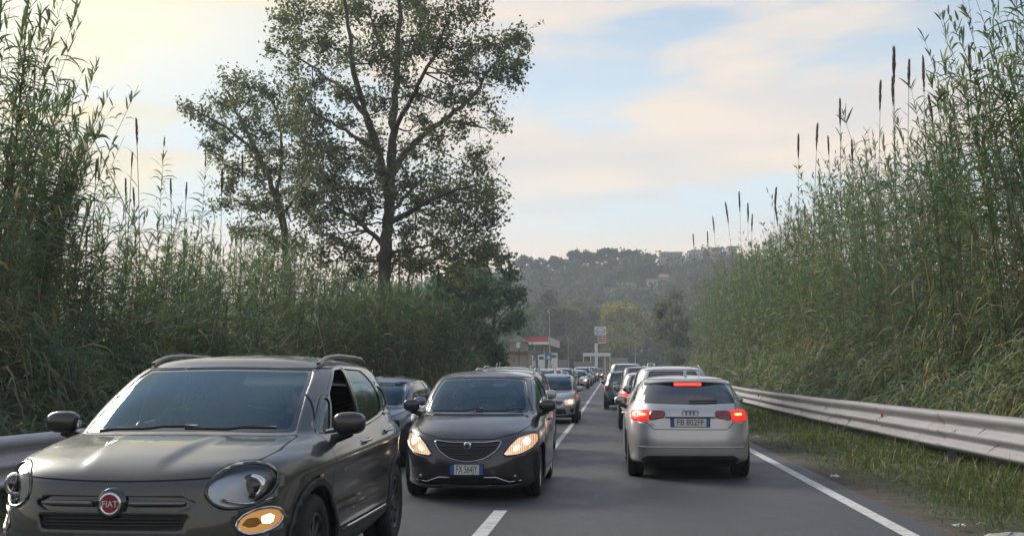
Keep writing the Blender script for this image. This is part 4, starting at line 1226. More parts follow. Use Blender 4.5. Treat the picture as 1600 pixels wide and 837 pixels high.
    def part(s, name, faces, mats, parent, off=0.0, shift=(0, 0, 0), matidx=None, solid=0.0, lining=None, rim=True):
        if not faces: return None
        ids = sorted({i for F in faces for i in F}); mp = {g: l for l, g in enumerate(ids)}
        ix = np.array(ids); V = s.P[ix] + s.N[ix] * off + np.array(shift)
        mats = list(mats)
        me = mesh_from(name, V, [tuple(mp[i] for i in F) for F in faces], mats, matidx)
        o = link(name, me, parent)
        if solid:
            md = o.modifiers.new('thickness', 'SOLIDIFY'); md.thickness = solid; md.offset = -1; md.use_rim = rim; md.use_quality_normals = False
            if lining is not None:
                me.materials.append(lining); k = len(me.materials) - 1
                md.material_offset = k; md.material_offset_rim = 0 if rim else k
        return o
    def front(s, x, z):
        """point on the nose above a place (x, z)"""
        m = np.where(s.U < 1.5)[0]; d = (s.P[m, 0] - x) ** 2 + (s.P[m, 2] - z) ** 2
        k = m[np.argsort(d)[:4]]; w = 1 / (d[np.argsort(d)[:4]] + 1e-6)
        return float((s.P[k, 1] * w).sum() / w.sum())
    def rear(s, x, z):
        m = np.where(s.U > 2.6)[0]; d = (s.P[m, 0] - x) ** 2 + (s.P[m, 2] - z) ** 2
        q = np.argsort(d)[:4]; k = m[q]; w = 1 / (d[q] + 1e-6)
        return float((s.P[k, 1] * w).sum() / w.sum())
    def side(s, y, z):
        m = np.where((s.U > .9) & (s.U < 3.1) & (s.P[:, 0] > 0))[0]; d = (s.P[m, 1] - y) ** 2 + (s.P[m, 2] - z) ** 2
        q = np.argsort(d)[:4]; k = m[q]; w = 1 / (d[q] + 1e-6)
        return float((s.P[k, 0] * w).sum() / w.sum())

# ---- car materials
def paint(name, col, metal=0.35, rough=0.32, flake=0.1, dirt=0.12, coat=1.0, cr=(0.04, 0.16)):
    m, nt, b = new_mat(name)
    n = nnoise(nt, 900, 2, 0.5); d = nnoise(nt, 4.0, 6, 0.7)
    c = nmix(nt, ramp(nt, n, [(0.4, (0, 0, 0)), (0.7, (flake,) * 3)]), col, tuple(min(1, q * 2.2 + .02) for q in col))
    c = nmix(nt, ramp(nt, d, [(0.45, (0, 0, 0)), (0.8, (dirt * 2,) * 3)]), c, (0.20, 0.18, 0.15))
    nt.links.new(c, b.inputs['Base Color'])
    b.inputs['Metallic'].default_value = metal; b.inputs['Roughness'].default_value = rough
    b.inputs['Coat Weight'].default_value = coat
    nt.links.new(ramp(nt, d, [(0.3, (cr[0],) * 3), (0.75, (cr[1],) * 3)]), b.inputs['Coat Roughness'])
    return m
def glass(name, tint, body=(0.01, 0.012, 0.014), refl=(1, 1, 1), ior=2.2):
    m = bpy.data.materials.new(name); m.use_nodes = True; nt = m.node_tree; nt.nodes.clear()
    o = nt.nodes.new('ShaderNodeOutputMaterial'); t = nt.nodes.new('ShaderNodeBsdfTransparent'); t.inputs[0].default_value = (*tint, 1)
    g = nt.nodes.new('ShaderNodeBsdfGlossy'); g.inputs['Roughness'].default_value = 0.03; g.inputs[0].default_value = (*refl, 1)
    fr = nt.nodes.new('ShaderNodeFresnel'); fr.inputs[0].default_value = ior
    x = nt.nodes.new('ShaderNodeMixShader'); nt.links.new(fr.outputs[0], x.inputs[0]); nt.links.new(t.outputs[0], x.inputs[1]); nt.links.new(g.outputs[0], x.inputs[2])
    nt.links.new(x.outputs[0], o.inputs[0])
    MATS[name] = m
    return m
def lamp_mat(name, col, emit, e0, e1, scale):
    # a lit lens: fluted prisms glow unevenly
    m, nt, b = new_mat(name)
    b.inputs['Base Color'].default_value = (*col, 1); b.inputs['Roughness'].default_value = 0.18; b.inputs['Metallic'].default_value = 0.4; b.inputs['Coat Weight'].default_value = 1.0
    w = nt.nodes.new('ShaderNodeTexWave'); w.bands_direction = 'X'; w.inputs['Scale'].default_value = scale / 6.28; w.inputs['Distortion'].default_value = 1.2
    t = nt.nodes.new('ShaderNodeTexCoord'); nt.links.new(t.outputs['Object'], w.inputs[0])
    n = nnoise(nt, 14, 3, 0.6)
    mx = nmix(nt, 0.6, w.outputs[1], n)
    nt.links.new(ramp(nt, mx, [(0.30, (e0,) * 3), (0.70, (e1,) * 3)]), b.inputs['Emission Strength']); b.inputs['Emission Color'].default_value = (*emit, 1)
    bump(nt, b, w.outputs[1], 0.4, 0.004)
    return m
GLASS = glass('car_glass', (0.30, 0.35, 0.37), refl=(0.72, 0.90, 1.0)); SCREEN = glass('windscreen_glass', (0.74, 0.79, 0.80), refl=(0.50, 0.72, 0.86), ior=1.85); TINT = glass('tinted_glass', (0.10, 0.12, 0.13)); CLEAR = glass('lamp_glass', (0.85, 0.87, 0.88), ior=1.6)
BLACKP = pm('black_plastic', (0.018, 0.018, 0.020), 0.5); MIRB = pm('mirror_cap', (0.016, 0.017, 0.018), 0.28, coat=0.6); GLOSSB = pm('gloss_black', (0.010, 0.010, 0.011), 0.12, coat=1.0)
CHROME = pm('chrome', (0.62, 0.63, 0.65), 0.12, 1.0); RUBBER = rough_mat('tyre_rubber', (0.014, 0.014, 0.015), (0.030, 0.029, 0.028), 12, 0.85, .3, .01)
ALLOY = pm('alloy', (0.36, 0.37, 0.39), 0.35, 0.8); DALLOY = pm('dark_alloy', (0.06, 0.06, 0.065), 0.35, 0.6); LINING = pm('cabin_lining', (0.020, 0.021, 0.023), 0.9)
DASH = pm('dash_plastic', (0.045, 0.046, 0.05), 0.7); GAP = pm('panel_gap', (0.004, 0.004, 0.004), 0.9); SEAT = rough_mat('seat_cloth', (0.07, 0.07, 0.075), (0.11, 0.11, 0.115), 20, 0.95)
REFLB = pm('reflector_bowl', (0.46, 0.49, 0.54), 0.32, 0.85); MIRG = pm('mirror_glass', (0.22, 0.23, 0.25), 0.08, 1.0); PLATEW = pm('plate_white', (0.66, 0.66, 0.64), 0.45); PLATEB = pm('plate_blue', (0.03, 0.12, 0.36), 0.45); INK = pm('plate_ink', (0.012, 0.012, 0.014), 0.6)
REDL = pm('red_lens', (0.22, 0.006, 0.010), 0.15, coat=1.0); REDON = pm('red_lamp_lit', (0.5, 0.01, 0.01), 0.3, emit=(1.0, 0.035, 0.02), es=0.42); REDON2 = pm('tail_lamp_lit', (0.5, 0.01, 0.01), 0.3, emit=(1.0, 0.03, 0.02), es=1.3); REDHOT = pm('red_led_lit', (1, 0.2, 0.05), 0.3, emit=(1.0, 0.16, 0.05), es=4.5); REDBAR = pm('red_bar_lit', (.6, .02, .02), .3, emit=(1.0, 0.05, 0.03), es=2.0)
WARM = pm('lamp_lit', (0.9, 0.75, 0.5), 0.3, emit=(1.0, 0.66, 0.30), es=7.0); WARMS = lamp_mat('lamp_lit_soft', (0.55, 0.50, 0.45), (1.0, 0.56, 0.25), 0.14, 0.60, 90); AMBER = pm('amber_lamp_lit', (0.6, 0.34, 0.12), 0.2, 0.3, coat=1.0, emit=(1.0, 0.45, 0.12), es=0.22); AMBERHOT = pm('amber_bulb_lit', (1, .7, .3), .3, emit=(1.0, 0.72, 0.30), es=7.0)
REDBADGE = pm('badge_red', (0.30, 0.012, 0.03), 0.25, coat=1.0); BADGEB = pm('badge_blue', (0.03, 0.04, 0.09), 0.3, coat=1.0)
VISOR = pm('visor_cloth', (0.66, 0.66, 0.60), 0.9)
SKIN = rough_mat('skin', (0.36, 0.21, 0.15), (0.42, 0.26, 0.19), 8, 0.6, .05, .002); HAIR = pm('hair', (0.02, 0.015, 0.012), 0.7); SHIRTW = rough_mat('white_shirt', (0.48, 0.47, 0.46), (0.62, 0.61, 0.60), 10, .9); SHIRTD = rough_mat('dark_jacket', (0.04, 0.045, 0.06), (0.07, 0.07, 0.09), 10, .9)

def wheel_meshes(r, w, nsp, rimmat):
    tyre = MB(); rr = r * 0.66
    prof = [(rr, -w/2 + .012), (rr + .01, -w/2), (r * .86, -w/2 - .004), (r * .955, -w/2 + .008), (r, -w/2 + .035), (r, -.012), (r - .008, -.010), (r - .008, .010), (r, .012), (r, w/2 - .035), (r * .955, w/2 - .008), (r * .86, w/2 + .004), (rr + .01, w/2), (rr, w/2 - .012)]
    M = Matrix.Rotation(math.pi / 2, 4, 'Y')
    tyre.lathe(prof, 36, M)
    rim = MB(); rim.lathe([(rr + .001, -w/2 + .03), (rr + .001, w/2 - .012), (rr - .012, w/2 - .004), (rr - .022, w/2 - .012), (rr - .03, w/2 - .05), (rr - .05, -w/2 + .04)], 36, M)
    spk = MB()
    for k in range(nsp):
        A = Matrix.Rotation(2 * math.pi * k / nsp, 4, 'X')
        spk.add([A @ Vector(p) for p in [(w/2 - .03, -.035, .03), (w/2 - .03, .035, .03), (w/2 - .018, .022, rr - .015), (w/2 - .018, -.022, rr - .015),
                                         (w/2 - .065, -.035, .03), (w/2 - .065, .035, .03), (w/2 - .05, .022, rr - .015), (w/2 - .05, -.022, rr - .015)]],
                [(0, 1, 2, 3), (7, 6, 5, 4), (0, 3, 7, 4), (1, 5, 6, 2)])
    spk.lathe([(.0, w/2 - .012), (.05, w/2 - .014), (.062, w/2 - .03), (.062, w/2 - .07)], 20, M)
    disc = MB(); disc.lathe([(.0, w/2 - .10), (rr * .8, w/2 - .10), (rr * .8, w/2 - .12)], 28, M)
    return (tyre.mesh('tyre', RUBBER, True), rim.mesh('rim', rimmat, True), spk.mesh('spokes', rimmat), disc.mesh('brake_disc', DALLOY, True))
def add_wheels(root, spec):
    r, w = spec['wr'], spec.get('ww', .215)
    ms = wheel_meshes(r, w, spec.get('spokes', 5), spec.get('rim', ALLOY))
    for y in (spec['fo'], spec['fo'] + spec['wb']):
        for sgn in (-1, 1):
            o = link('wheel', ms[0], root, (sgn * (spec['tr'] - w / 2), y, r), (0, 0, 0 if sgn > 0 else math.pi))
            for nm, m in zip(('rim', 'spokes', 'brake_disc'), ms[1:]): link(nm, m, o)
            # dark well behind the wheel
            b = MB(); n = 14; ra = spec['ar'] + .01; x0, x1 = sgn * .42, sgn * (spec['tr'] - .015)
            v = []; f = []
            for i in range(n + 1):
                q = math.pi * (i / n * 1.12 - .06)
                v += [(x0, y - ra * math.cos(q), r + ra * math.sin(q)), (x1, y - ra * math.cos(q), r + ra * math.sin(q))]
            for i in range(n): f.append((2*i, 2*i + 1, 2*i + 3, 2*i + 2))
            f.append(tuple(range(0, 2 * n + 2, 2)))
            b.add(v, f); b.build('wheel_well', LINING, root)
def plate(root, txt, x, y, z, w, facing, tilt=0.0):
    """facing -1: towards -y (a nose), +1: towards +y (a tail)"""
    h = .11
    rz = 0 if facing < 0 else math.pi
    o = MB().rbox(-w/2 - .008, w/2 + .008, -.006, .006, -h/2 - .008, h/2 + .008, .003).build('number_plate', BLACKP, root, loc=(x, y, z), rot=(tilt, 0, rz))
    MB().box(-w/2 + .045, w/2 - .045, -.009, -.0065, -h/2, h/2).build('plate_field', PLATEW, o)
    for s in (-1, 1): MB().box(s * (w/2 - .043) if s < 0 else w/2 - .043, -w/2 if s < 0 else w/2, -.009, -.0065, -h/2, h/2).build('blue_band', PLATEB, o)
    if txt: text_obj('plate_characters', txt, .118, INK, o, (0, -.0095, 0), (math.pi / 2, 0, 0), .0006, (w - .10) / (.0644 * len(txt)) * 1.02)
    return o
def smooth_path(pts, n):
    return [Vector(p) for p in limb_points(pts, n)]

def build_car(spec, name, label, loc, rz, group, detail=1):
    """spec: key levels, window outlines, lamps. Nose at y = 0 pointing to -y, tail at y = L."""
    root = thing(name, label, 'car', loc, rz, group)
    L, W = spec['L'], spec['W']
    res = (16, 26, 26, 16, 6) if detail == 2 else ((12, 18, 18, 12, 4) if detail == 1 else (8, 12, 12, 8, 3))
    S = Shell(spec['keys'], spec.get('res', res), spec.get('sharp', (6,)))
    if spec.get('mod'): spec['mod'](S); S.normals()
    body = S.F
    pnt = spec['paint']
    yz = lambda: S.P[:, 1:3]
    xz = lambda: np.stack([np.abs(S.P[:, 0]), S.P[:, 2]], -1)
    # wheel arches
    for y in (spec['fo'], spec['fo'] + spec['wb']):
        f = np.hypot(S.P[:, 1] - y, S.P[:, 2] - spec['wr']) - spec['ar']
        f = np.where((S.U < .75) | (S.U > 3.4), 1.0, f)
        trim = spec.get('arch_trim', 0)
        if trim:
            ring_, body = S.cut(body, f - trim)
            f = np.hypot(S.P[:, 1] - y, S.P[:, 2] - spec['wr']) - spec['ar']
            f = np.where((S.U < .75) | (S.U > 3.4), 1.0, f)
            _, ring_ = S.cut(ring_, f)
            for sg in (-1, 1):
                S.part('wheel_arch_trim', [F for F in ring_ if S.P[list(F), 0].mean() * sg > 0], [BLACKP], root, .012, solid=.02)
        else:
            _, body = S.cut(body, f)
            
    # glass: windscreen and rear window in surface coordinates
    gv0, gv1 = spec.get('screen_v', (6.06, 7.90))
    def band_field(du, top, bot, rearw, k=.33):
        v = (S.Vv - 6) * .27; u = (4 - S.U if rearw else S.U) * .70
        a = np.stack([u, v], -1)
        q = sdf_poly(np.stack([np.abs(a[:, 0]), a[:, 1]], -1), [(-.4, bot), (du[0], bot), (du[1], top), (-.4, top)])
        return np.where(S.Vv < 5.5, 1.0, q)
    swx = spec.get('screen_u', (.66, .65))
    scr, body = S.cut(body, band_field(swx, (gv1 - 6) * .27, (gv0 - 6) * .27, False) - .0)
    rwx = spec.get('rear_u', (.52, .50)); rv0, rv1 = spec.get('rear_v', (6.12, 7.75))
    rwin, body = S.cut(body, band_field(rwx, (rv1 - 6) * .27, (rv0 - 6) * .27, True) - .02)
    # side glass: outlines in (y, height fraction)
    panes = []
    for poly in spec['panes']:
        def fld(grow=0.0):
            q = np.stack([S.P[:, 1], (S.Vv - 6) * .25], -1)
            f = sdf_poly(q, [(a, b * .5) for a, b in poly]) - .018 - grow
            return np.where((S.U < .92) | (S.U > 3.25) | (S.Vv < 6), 1.0, f)
        frame, body = S.cut(body, fld(.022))
        pn, frame = S.cut(frame, fld(0))
        panes.append((pn, frame))
    # lamps and openings on nose and tail: (name, outline in |x|,z or x,z, where, material, offset)
    feats = []
    for ft in spec.get('feats', ()):
        sym = ft.get('sym', True)
        def fld(grow=0.0, ft=ft, sym=sym, poly=None, r=None):
            q = xz() if sym else S.P[:, [0, 2]]
            if ft.get('ang'):
                ca, sa = math.cos(ft['ang']), math.sin(ft['ang'])
                q = np.stack([np.abs(S.P[:, 0]) * ca + (S.P[:, 1] if ft['at'] == 'front' else L - S.P[:, 1]) * sa, S.P[:, 2]], -1)
            f = sdf_poly(q, poly or ft['poly']) - (ft.get('r', .01) if r is None else r) - grow
            bad = (S.U > ft.get('umax', 1.6)) if ft['at'] == 'front' else (S.U < 4 - ft.get('umax', 1.6))
            bad = bad | (S.Vv > ft.get('vmax', 6.2))
            return np.where(bad, 1.0, f)
        bez = None
        if ft.get('bezel'):
            bez, body = S.cut(body, fld(ft['bezel'])); q, bez = S.cut(bez, fld(0))
        else:
            q, body = S.cut(body, fld(0))
        ins = []
        for nm, poly, mt, of in ft.get('inner', ()):
            a, q = S.cut(q, fld(poly=poly, r=.002)); ins.append((nm, a, mt, of))
        feats.append((ft, q, bez, ins))
    # panel gaps
    gaps = []
    def groove(field, g):
        nonlocal body, gaps
        ins, out = S.cut(body, field() - g)
        deep, band = S.cut(ins, field() + g)
        body = out + deep; gaps = gaps + band
    for poly, g in spec.get('lines_side', ()):
        groove(lambda: np.where((S.U < .5) | (S.U > 3.3), 1.0, sdf_poly(yz(), poly)), g)
    for poly, g, where in spec.get('lines_end', ()):
        groove(lambda: np.where((S.U > 1.35) if where == 'front' else (S.U < 2.7), 1.0, sdf_poly(xz(), poly)), g)
    for poly, g in spec.get('lines_uv', ()):
        groove(lambda: sdf_poly(np.stack([S.U * .75, S.Vv * .2], -1), poly), g)
    # black lower cladding
    clad = []
    if spec.get('clad_z'):
        clad, body = S.cut(body, S.P[:, 2] - spec['clad_z'])
        par = {}
        def find(i):
            while par.setdefault(i, i) != i: par[i] = par[par[i]]; i = par[i]
            return i
        for F in clad:
            for i in F[1:]: par[find(i)] = find(F[0])
        isl = {}
        for F in clad: isl.setdefault(find(F[0]), []).append(F)
        for q in isl.values(): S.part('lower_cladding', q, [spec.get('clad_mat', BLACKP)], root, .004)
    bo = S.part('body', body + gaps, [pnt, GAP], root, 0, matidx=[0] * len(body) + [1] * len(gaps), solid=.022 if detail else 0, lining=LINING)
    # windscreen with its dark printed border
    v = (S.Vv - 6) * .27
    f = band_field((swx[0] - .03, swx[1] - .03), (gv1 - 6) * .27 - .022, (gv0 - 6) * .27 + .03, False)
    inn, frit = S.cut(scr, f)
    w = S.part('windscreen', inn, [spec.get('glass', SCREEN)], root, -.004)
    S.part('screen_border', frit, [GLOSSB], w, -.004)
    f = band_field((rwx[0] - .03, rwx[1] - .03), (rv1 - 6) * .27 - .03, (rv0 - 6) * .27 + .03, True) - .02
    inn, frit = S.cut(rwin, f)
    w = S.part('rear_window', inn, [TINT], root, -.004)
    if w: S.part('window_border', frit, [GLOSSB], w, -.004)
    for k, (pn, frame) in enumerate(panes):
        for sg in (-1, 1):
            a = [F for F in pn if S.P[list(F), 0].mean() * sg > 0]; b = [F for F in frame if S.P[list(F), 0].mean() * sg > 0]
            fo = S.part('window_frame', b, [GLOSSB], root, .002)
            if (k, sg) not in spec.get('open', ()): S.part('pane', a, [spec.get('sideglass', GLASS)], fo, -.006)
    # belt trim
    for ft, q, bez, ins in feats:
        groups = [(1, [F for F in q if S.P[list(F), 0].mean() > 0], [F for F in (bez or []) if S.P[list(F), 0].mean() > 0]), (-1, [F for F in q if S.P[list(F), 0].mean() <= 0], [F for F in (bez or []) if S.P[list(F), 0].mean() <= 0])] if ft.get('sym', True) and not ft.get('whole') else [(0, q, bez or [])]
        for sg, a, b in groups:
            o = S.part(ft['name'], a, [ft['mat']], root, ft.get('off', -.006), solid=ft.get('solid', 0))
            if o is None: continue
            if b: S.part('bezel', b, [ft.get('bezmat', CHROME)], o, ft.get('bezoff', .004), solid=.008)
            for nm, fa, mt, of in ins: S.part(nm, [F for F in fa if sg == 0 or S.P[list(F), 0].mean() * sg > 0], [mt], o, of)
            if ft.get('bowl'): S.part('reflector', a, [ft['bowl']], o, -.035)
            if ft.get('extra'): ft['extra'](S, o, sg)
    add_wheels(root, spec)
    # underbody and cabin
    MB().rbox(-W / 2 + .16, W / 2 - .16, .25, L - .25, .17, .30, .05).build('underbody', LINING, root)
    if detail:
        cab = spec['cabin']                 # (dash y, seat y, rear seat y, floor z)
        dy, sy, ry, fz = cab
        MB().rbox(-.68, .68, dy - .35, dy + .22, fz, spec['dashz'], .06).build('dashboard', DASH, root)
        MB().rbox(-.66, .66, dy, L - .55, .28, .34, .02).build('cabin_floor', LINING, root)
        for x in (-.36, .36):
            s = MB(); s.rbox(x - .25, x + .25, sy, sy + .5, .34, .62, .06).build('seat', SEAT, root)
            A = Matrix.Translation((x, sy + .48, .58)) @ Matrix.Rotation(R(-16), 4, 'X')
            MB().rbox(-.24, .24, -.07, .08, 0, .62, .06, A).build('seat_back', SEAT, root)
            MB().rbox(-.13, .13, -.05, .06, .66, .86, .05, A).build('headrest', SEAT, root)
        MB().rbox(-.60, .60, ry, ry + .18, .5, spec['dashz'] + .08, .06).build('rear_bench', SEAT, root)
        st = MB(); A = Matrix.Translation((.36, dy + .34, spec['dashz'] - .06)) @ Matrix.Rotation(R(62), 4, 'X')
        st.lathe([(.185 + .016 * math.cos(q), .016 * math.sin(q)) for q in np.linspace(0, 2 * math.pi, 9)[:-1]], 28, A, True)
        st.box(-.17, .17, -.022, .022, -.01, .01, A); st.box(-.02, .02, -.17, .0, -.01, .01, A); st.blob((.36, dy + .34, spec['dashz'] - .06), .07, .05, .06, 6)
        st.build('steering_wheel', BLACKP, root, True)
        MB().rbox(-.12, .12, spec['mirror_in'][0], spec['mirror_in'][0] + .03, spec['mirror_in'][1], spec['mirror_in'][1] + .065, .012).build('rear_view_mirror', BLACKP, root)
    # door mirrors
    my, mz = spec['mirror']
    mx = S.side(my + .05, mz - .06)
    for sg in (-1, 1):
        b = MB(); b.blob((sg * (mx + .125), my + .02, mz + .02), .105, .075, .075, 9, .72)
        o = b.build('door_mirror', spec.get('mirmat', pnt), root, True)
        a = MB(); a.tube([(sg * (mx - .02), my + .07, mz - .10), (sg * (mx + .06), my + .05, mz - .075), (sg * (mx + .13), my + .03, mz - .04)], [.035, .03, .035], 8); a.build('mirror_arm', BLACKP, o, True)
        g = MB(); g.blob((sg * (mx + .125), my + .088, mz + .02), .088, .010, .060, 8, .6); g.build('mirror_glass', MIRG, o, True)
    if spec.get('handles'):
        for (hy, hz) in spec['handles']:
            hx = S.side(hy, hz)
            for sg in (-1, 1):
                b = MB(); b.tube(smooth_path([(sg * (hx + .0), hy - .10, hz), (sg * (hx + .030), hy - .07, hz + .004), (sg * (hx + .032), hy + .06, hz + .008), (sg * (hx + .0), hy + .10, hz + .008)], 12), .012, 6)
                b.build('door_handle', spec.get('hmat', CHROME), root, True)
    if spec.get('rails'):
        y0, y1, xr = spec['rails']
        for sg in (-1, 1):
            pts = []
            for t in np.linspace(0, 1, 15):
                y = y0 + (y1 - y0) * t
                m = np.where((S.Vv > 7.3) & (np.abs(S.P[:, 1] - y) < .12) & (S.P[:, 0] > 0))[0]
                k = m[np.argmin(np.abs(S.P[m, 0] - xr))]
                lift = .052 * min(1, 8 * t, 8 * (1 - t)) - .004
                pts.append((sg * xr, y, S.P[k, 2] + lift))
            MB().tube(pts, .017, 8).build('roof_rail', spec.get('railmat', CHROME), root, True)
    if spec.get('wipers', True) and detail:
        z = spec['keys'][6]['z'][0]; yb = spec['keys'][6]['yf']
        for (x0, x1) in ((-.52, .10), (.02, .56)):
            def on(x, dv):
                m = np.where((S.U < 1.1) & (S.Vv >= 6.0) & (S.Vv < 7))[0]; q = m[np.argmin((S.P[m, 0] - x) ** 2 + ((S.Vv[m] - 6 - dv) * .27) ** 2)]
                return S.P[q] + S.N[q] * .022
            MB().tube([tuple(on(x0 + (x1 - x0) * t, .03 + .10 * t)) for t in np.linspace(0, 1, 7)], .011, 5).build('wiper', BLACKP, root, True)
    if spec.get('finish'): spec['finish'](S, root)
    return root, S

def K(yf, yr, w, z, yc=None, nf=4.0, nr=4.5):
    z = (z,) * 5 if isinstance(z, (int, float)) else (z if len(z) == 5 else (z[0], z[1], z[1], z[2], z[2]))
    return dict(yf=yf, yr=yr, w=w, z=z, yc=(yf + yr) / 2 if yc is None else yc, nf=nf, nr=nr)
def ell(cx, cz, rx, rz, tilt=0.0, n=28, p=2.0):
    out = []
    for i in range(n):
        q = 2 * math.pi * i / n; c, s = math.cos(q), math.sin(q)
        a = rx * math.copysign(abs(c) ** (2 / p), c); b = rz * math.copysign(abs(s) ** (2 / p), s)
        out.append((cx + a * math.cos(tilt) - b * math.sin(tilt), cz + a * math.sin(tilt) + b * math.cos(tilt)))
    return out
# ------------------------------------------------------------------ foreground crossover
def fiat_spec():
    L, W = 4.25, 1.80
    keys = [K(.10, L - .16, .80, (.24, .22, .30), 2.1, 3.9, 4.8),
            K(.035, L - .06, .865, (.30, .27, .36), 2.1, 3.9, 4.8),
            K(.0, L, .895, (.46, .46, .46, .52, .52), 2.1, 3.8, 4.8),
            K(.012, L - .02, .900, (.68, .68, .70, .78, .78), 2.1, 3.6, 4.8),
            K(.075, L - .06, .885, (.835, .865, .90, .98, .97), 2.1, 3.6, 4.8),
            K(.42, L - .11, .862, (.960, .955, .965, 1.04, 1.02), 2.15, 3.6, 4.5),
            K(.99, L - .17, .815, (1.035, 1.025, 1.03, 1.13, 1.08), 2.35, 4.6, 5.0),
            K(1.42, L - .33, .755, (1.255, 1.25, 1.27, 1.33, 1.31), 2.45, 5.2, 5.0),
            K(1.93, L - .58, .655, (1.475, 1.465, 1.475, 1.475, 1.475), 2.6, 6.0, 5.5),
            K(2.06, L - .74, .50, (1.525, 1.52, 1.535, 1.52, 1.515), 2.65, 6.0, 5.5),
            K(2.35, L - 1.05, .03, (1.555, 1.555, 1.57, 1.555, 1.55), 2.75, 6.0, 5.5)]
    pnt = paint('olive_bronze_paint', (0.042, 0.042, 0.034), 0.3, 0.42, 0.12, .06, 1.0, (0.03, 0.10))
    def lamp(S, o, sg):
        # projector in a chrome housing behind the lens
        x, z = sg * .66, .775; y = S.front(x, z)
        b = MB(); A = Matrix.Translation((x, y + .035, z)) @ Matrix.Rotation(math.pi / 2, 4, 'X')
        b.lathe([(.040, .0), (.062, .012), (.070, .0), (.070, -.05)], 24, A); b.build('projector_ring', CHROME, o, True)
        MB().blob((x, y + .045, z), .05, .03, .05, 8).build('projector', GLOSSB, o, True)
        c = MB(); c.tube([(x + sg * q, S.front(x + sg * q, z - .06 - .03 * math.cos(q * 14)) + .014, z - .06 - .03 * math.cos(q * 14)) for q in np.linspace(-.11, .08, 9)], .008, 6); c.build('light_guide', CHROME, o, True)
    def ind(S, o, sg):
        x, z = sg * .775, .585; y = S.front(x, z)
        MB().blob((x, y + .002, z), .055, .02, .030, 8, .8).build('bulb', AMBERHOT, o, True)
        MB().blob((x - sg * .055, y - .008, z - .002), .035, .012, .028, 6, .8).build('inner_reflector', CHROME, o, True)
    feats = [dict(name='headlight', at='front', poly=ell(.675, .785, .185, .105, .20), r=.004, mat=CLEAR, bowl=REFLB, bezel=.016, bezmat=GLOSSB, bezoff=.003, off=-.002, umax=1.8, ang=R(20), extra=lamp),
             dict(name='indicator_lamp', at='front', poly=ell(.77, .583, .125, .058, .12), r=.003, mat=AMBER, bezel=.014, bezoff=.006, off=-.004, umax=1.8, ang=R(20), inner=[('bulb', ell(.815, .588, .042, .026), AMBERHOT, -.004), ('inner_reflector', ell(.725, .578, .055, .026), pm('amber_dim', (.45, .22, .06), .25, .5), -.006)]),
             dict(name='grille_slot', at='front', sym=True, whole=True, poly=[(-.2, .668), (.36, .672), (.415, .70), (.36, .727), (-.2, .735)], r=.012, mat=GLOSSB, off=-.022),
             dict(name='lower_grille', at='front', sym=True, whole=True, poly=[(-.2, .565), (.37, .567), (.395, .63), (-.2, .632)], r=.008, mat=BLACKP, off=-.03),
             dict(name='tail_light', at='rear', poly=ell(.70, .90, .10, .085, 0, 24, 2.6), r=.01, mat=REDL, off=.004, bezel=.02, bezmat=pnt)]
    def finish(S, root):
        y = S.front(0, .70)
        # bars in the slot, round badge, slats below
        for sg in (-1, 1):
            b = MB(); pts = []
            for t in np.linspace(.10, .385, 9): pts.append((sg * t, S.front(sg * t, .70) - .002, .702))
            b.tube(pts, [.016] * 8 + [.010], 8); b.build('grille_bar', pm('satin_bar%d' % sg, (0.16, 0.16, 0.15), .3, .8), root, True)
        for k, z in enumerate((.582, .600, .618)):
            b = MB(); b.tube([(x, S.front(x, z) + .012, z) for x in np.linspace(-.37, .37, 13)], .0055, 5); b.build('grille_slat', BLACKP, root, True)
        A = Matrix.Translation((0, y - .004, .700)) @ Matrix.Rotation(math.pi / 2, 4, 'X')
        b = MB(); b.lathe([(.0, .012), (.058, .014), (.082, .006), (.090, -.03)], 36, A); bd = b.build('badge', GLOSSB, root, True)
        b = MB(); b.lathe([(.046, .014), (.054, .024), (.064, .014)], 36, A); b.build('badge_ring', CHROME, bd, True)
        b = MB(); b.lathe([(.0, .0165), (.048, .0165)], 36, A); b.build('badge_field', REDBADGE, bd)
        text_obj('badge_lettering', 'FIAT', .050, PLATEW, bd, (0, y - .0225, .699), (math.pi / 2, 0, 0), .002, .92)
        plate(root, '', 0, S.front(0, .40) - .02, .40, .36, -1)
        MB().tube([(x, S.front(x, .30) - .002, .31) for x in np.linspace(-.6, .6, 15)], .02, 6).build('skid_plate', ALLOY, root, True)
        # chrome strips: belt line and sill
        for sg in (-1, 1):
            pts = []
            for t in np.linspace(0, 1, 16):
                yy = 1.42 + 1.98 * t
                m = np.where((S.Vv > 5.9) & (S.Vv < 6.35) & (S.P[:, 0] > 0) & (S.U > .9) & (S.U < 3.2))[0]
                d = (S.P[m, 1] - yy) ** 2 + ((S.Vv[m] - 6.045) * .3) ** 2; q = m[np.argmin(d)]
                pts.append((sg * (S.P[q, 0] + .006), yy, S.P[q, 2]))
            MB().tube([tuple(p) for p in limb_points(pts, 30)], .010, 6).build('belt_trim', CHROME, root, True)
            pts = [(sg * (S.side(yy, .37) + .004), yy, .385) for yy in np.linspace(1.42, 2.92, 9)]
            MB().tube(pts, .010, 6).build('sill_trim', CHROME, root, True)
            b = MB(); x = S.side(.98, .77) + .004; b.blob((sg * x, .985, .775), .006, .045, .014, 6); b.build('side_repeater', pm('amber_lens%d' % sg, (.5, .2, .03), .2), root, True)
        # sun visor and light headliner behind the screen
        A = Matrix.Translation((.33, 1.90, 1.385)) @ Matrix.Rotation(R(-50), 4, 'X')
        MB().rbox(-.22, .22, -.012, .012, -.085, .085, .01, A).build('sun_visor', VISOR, root)
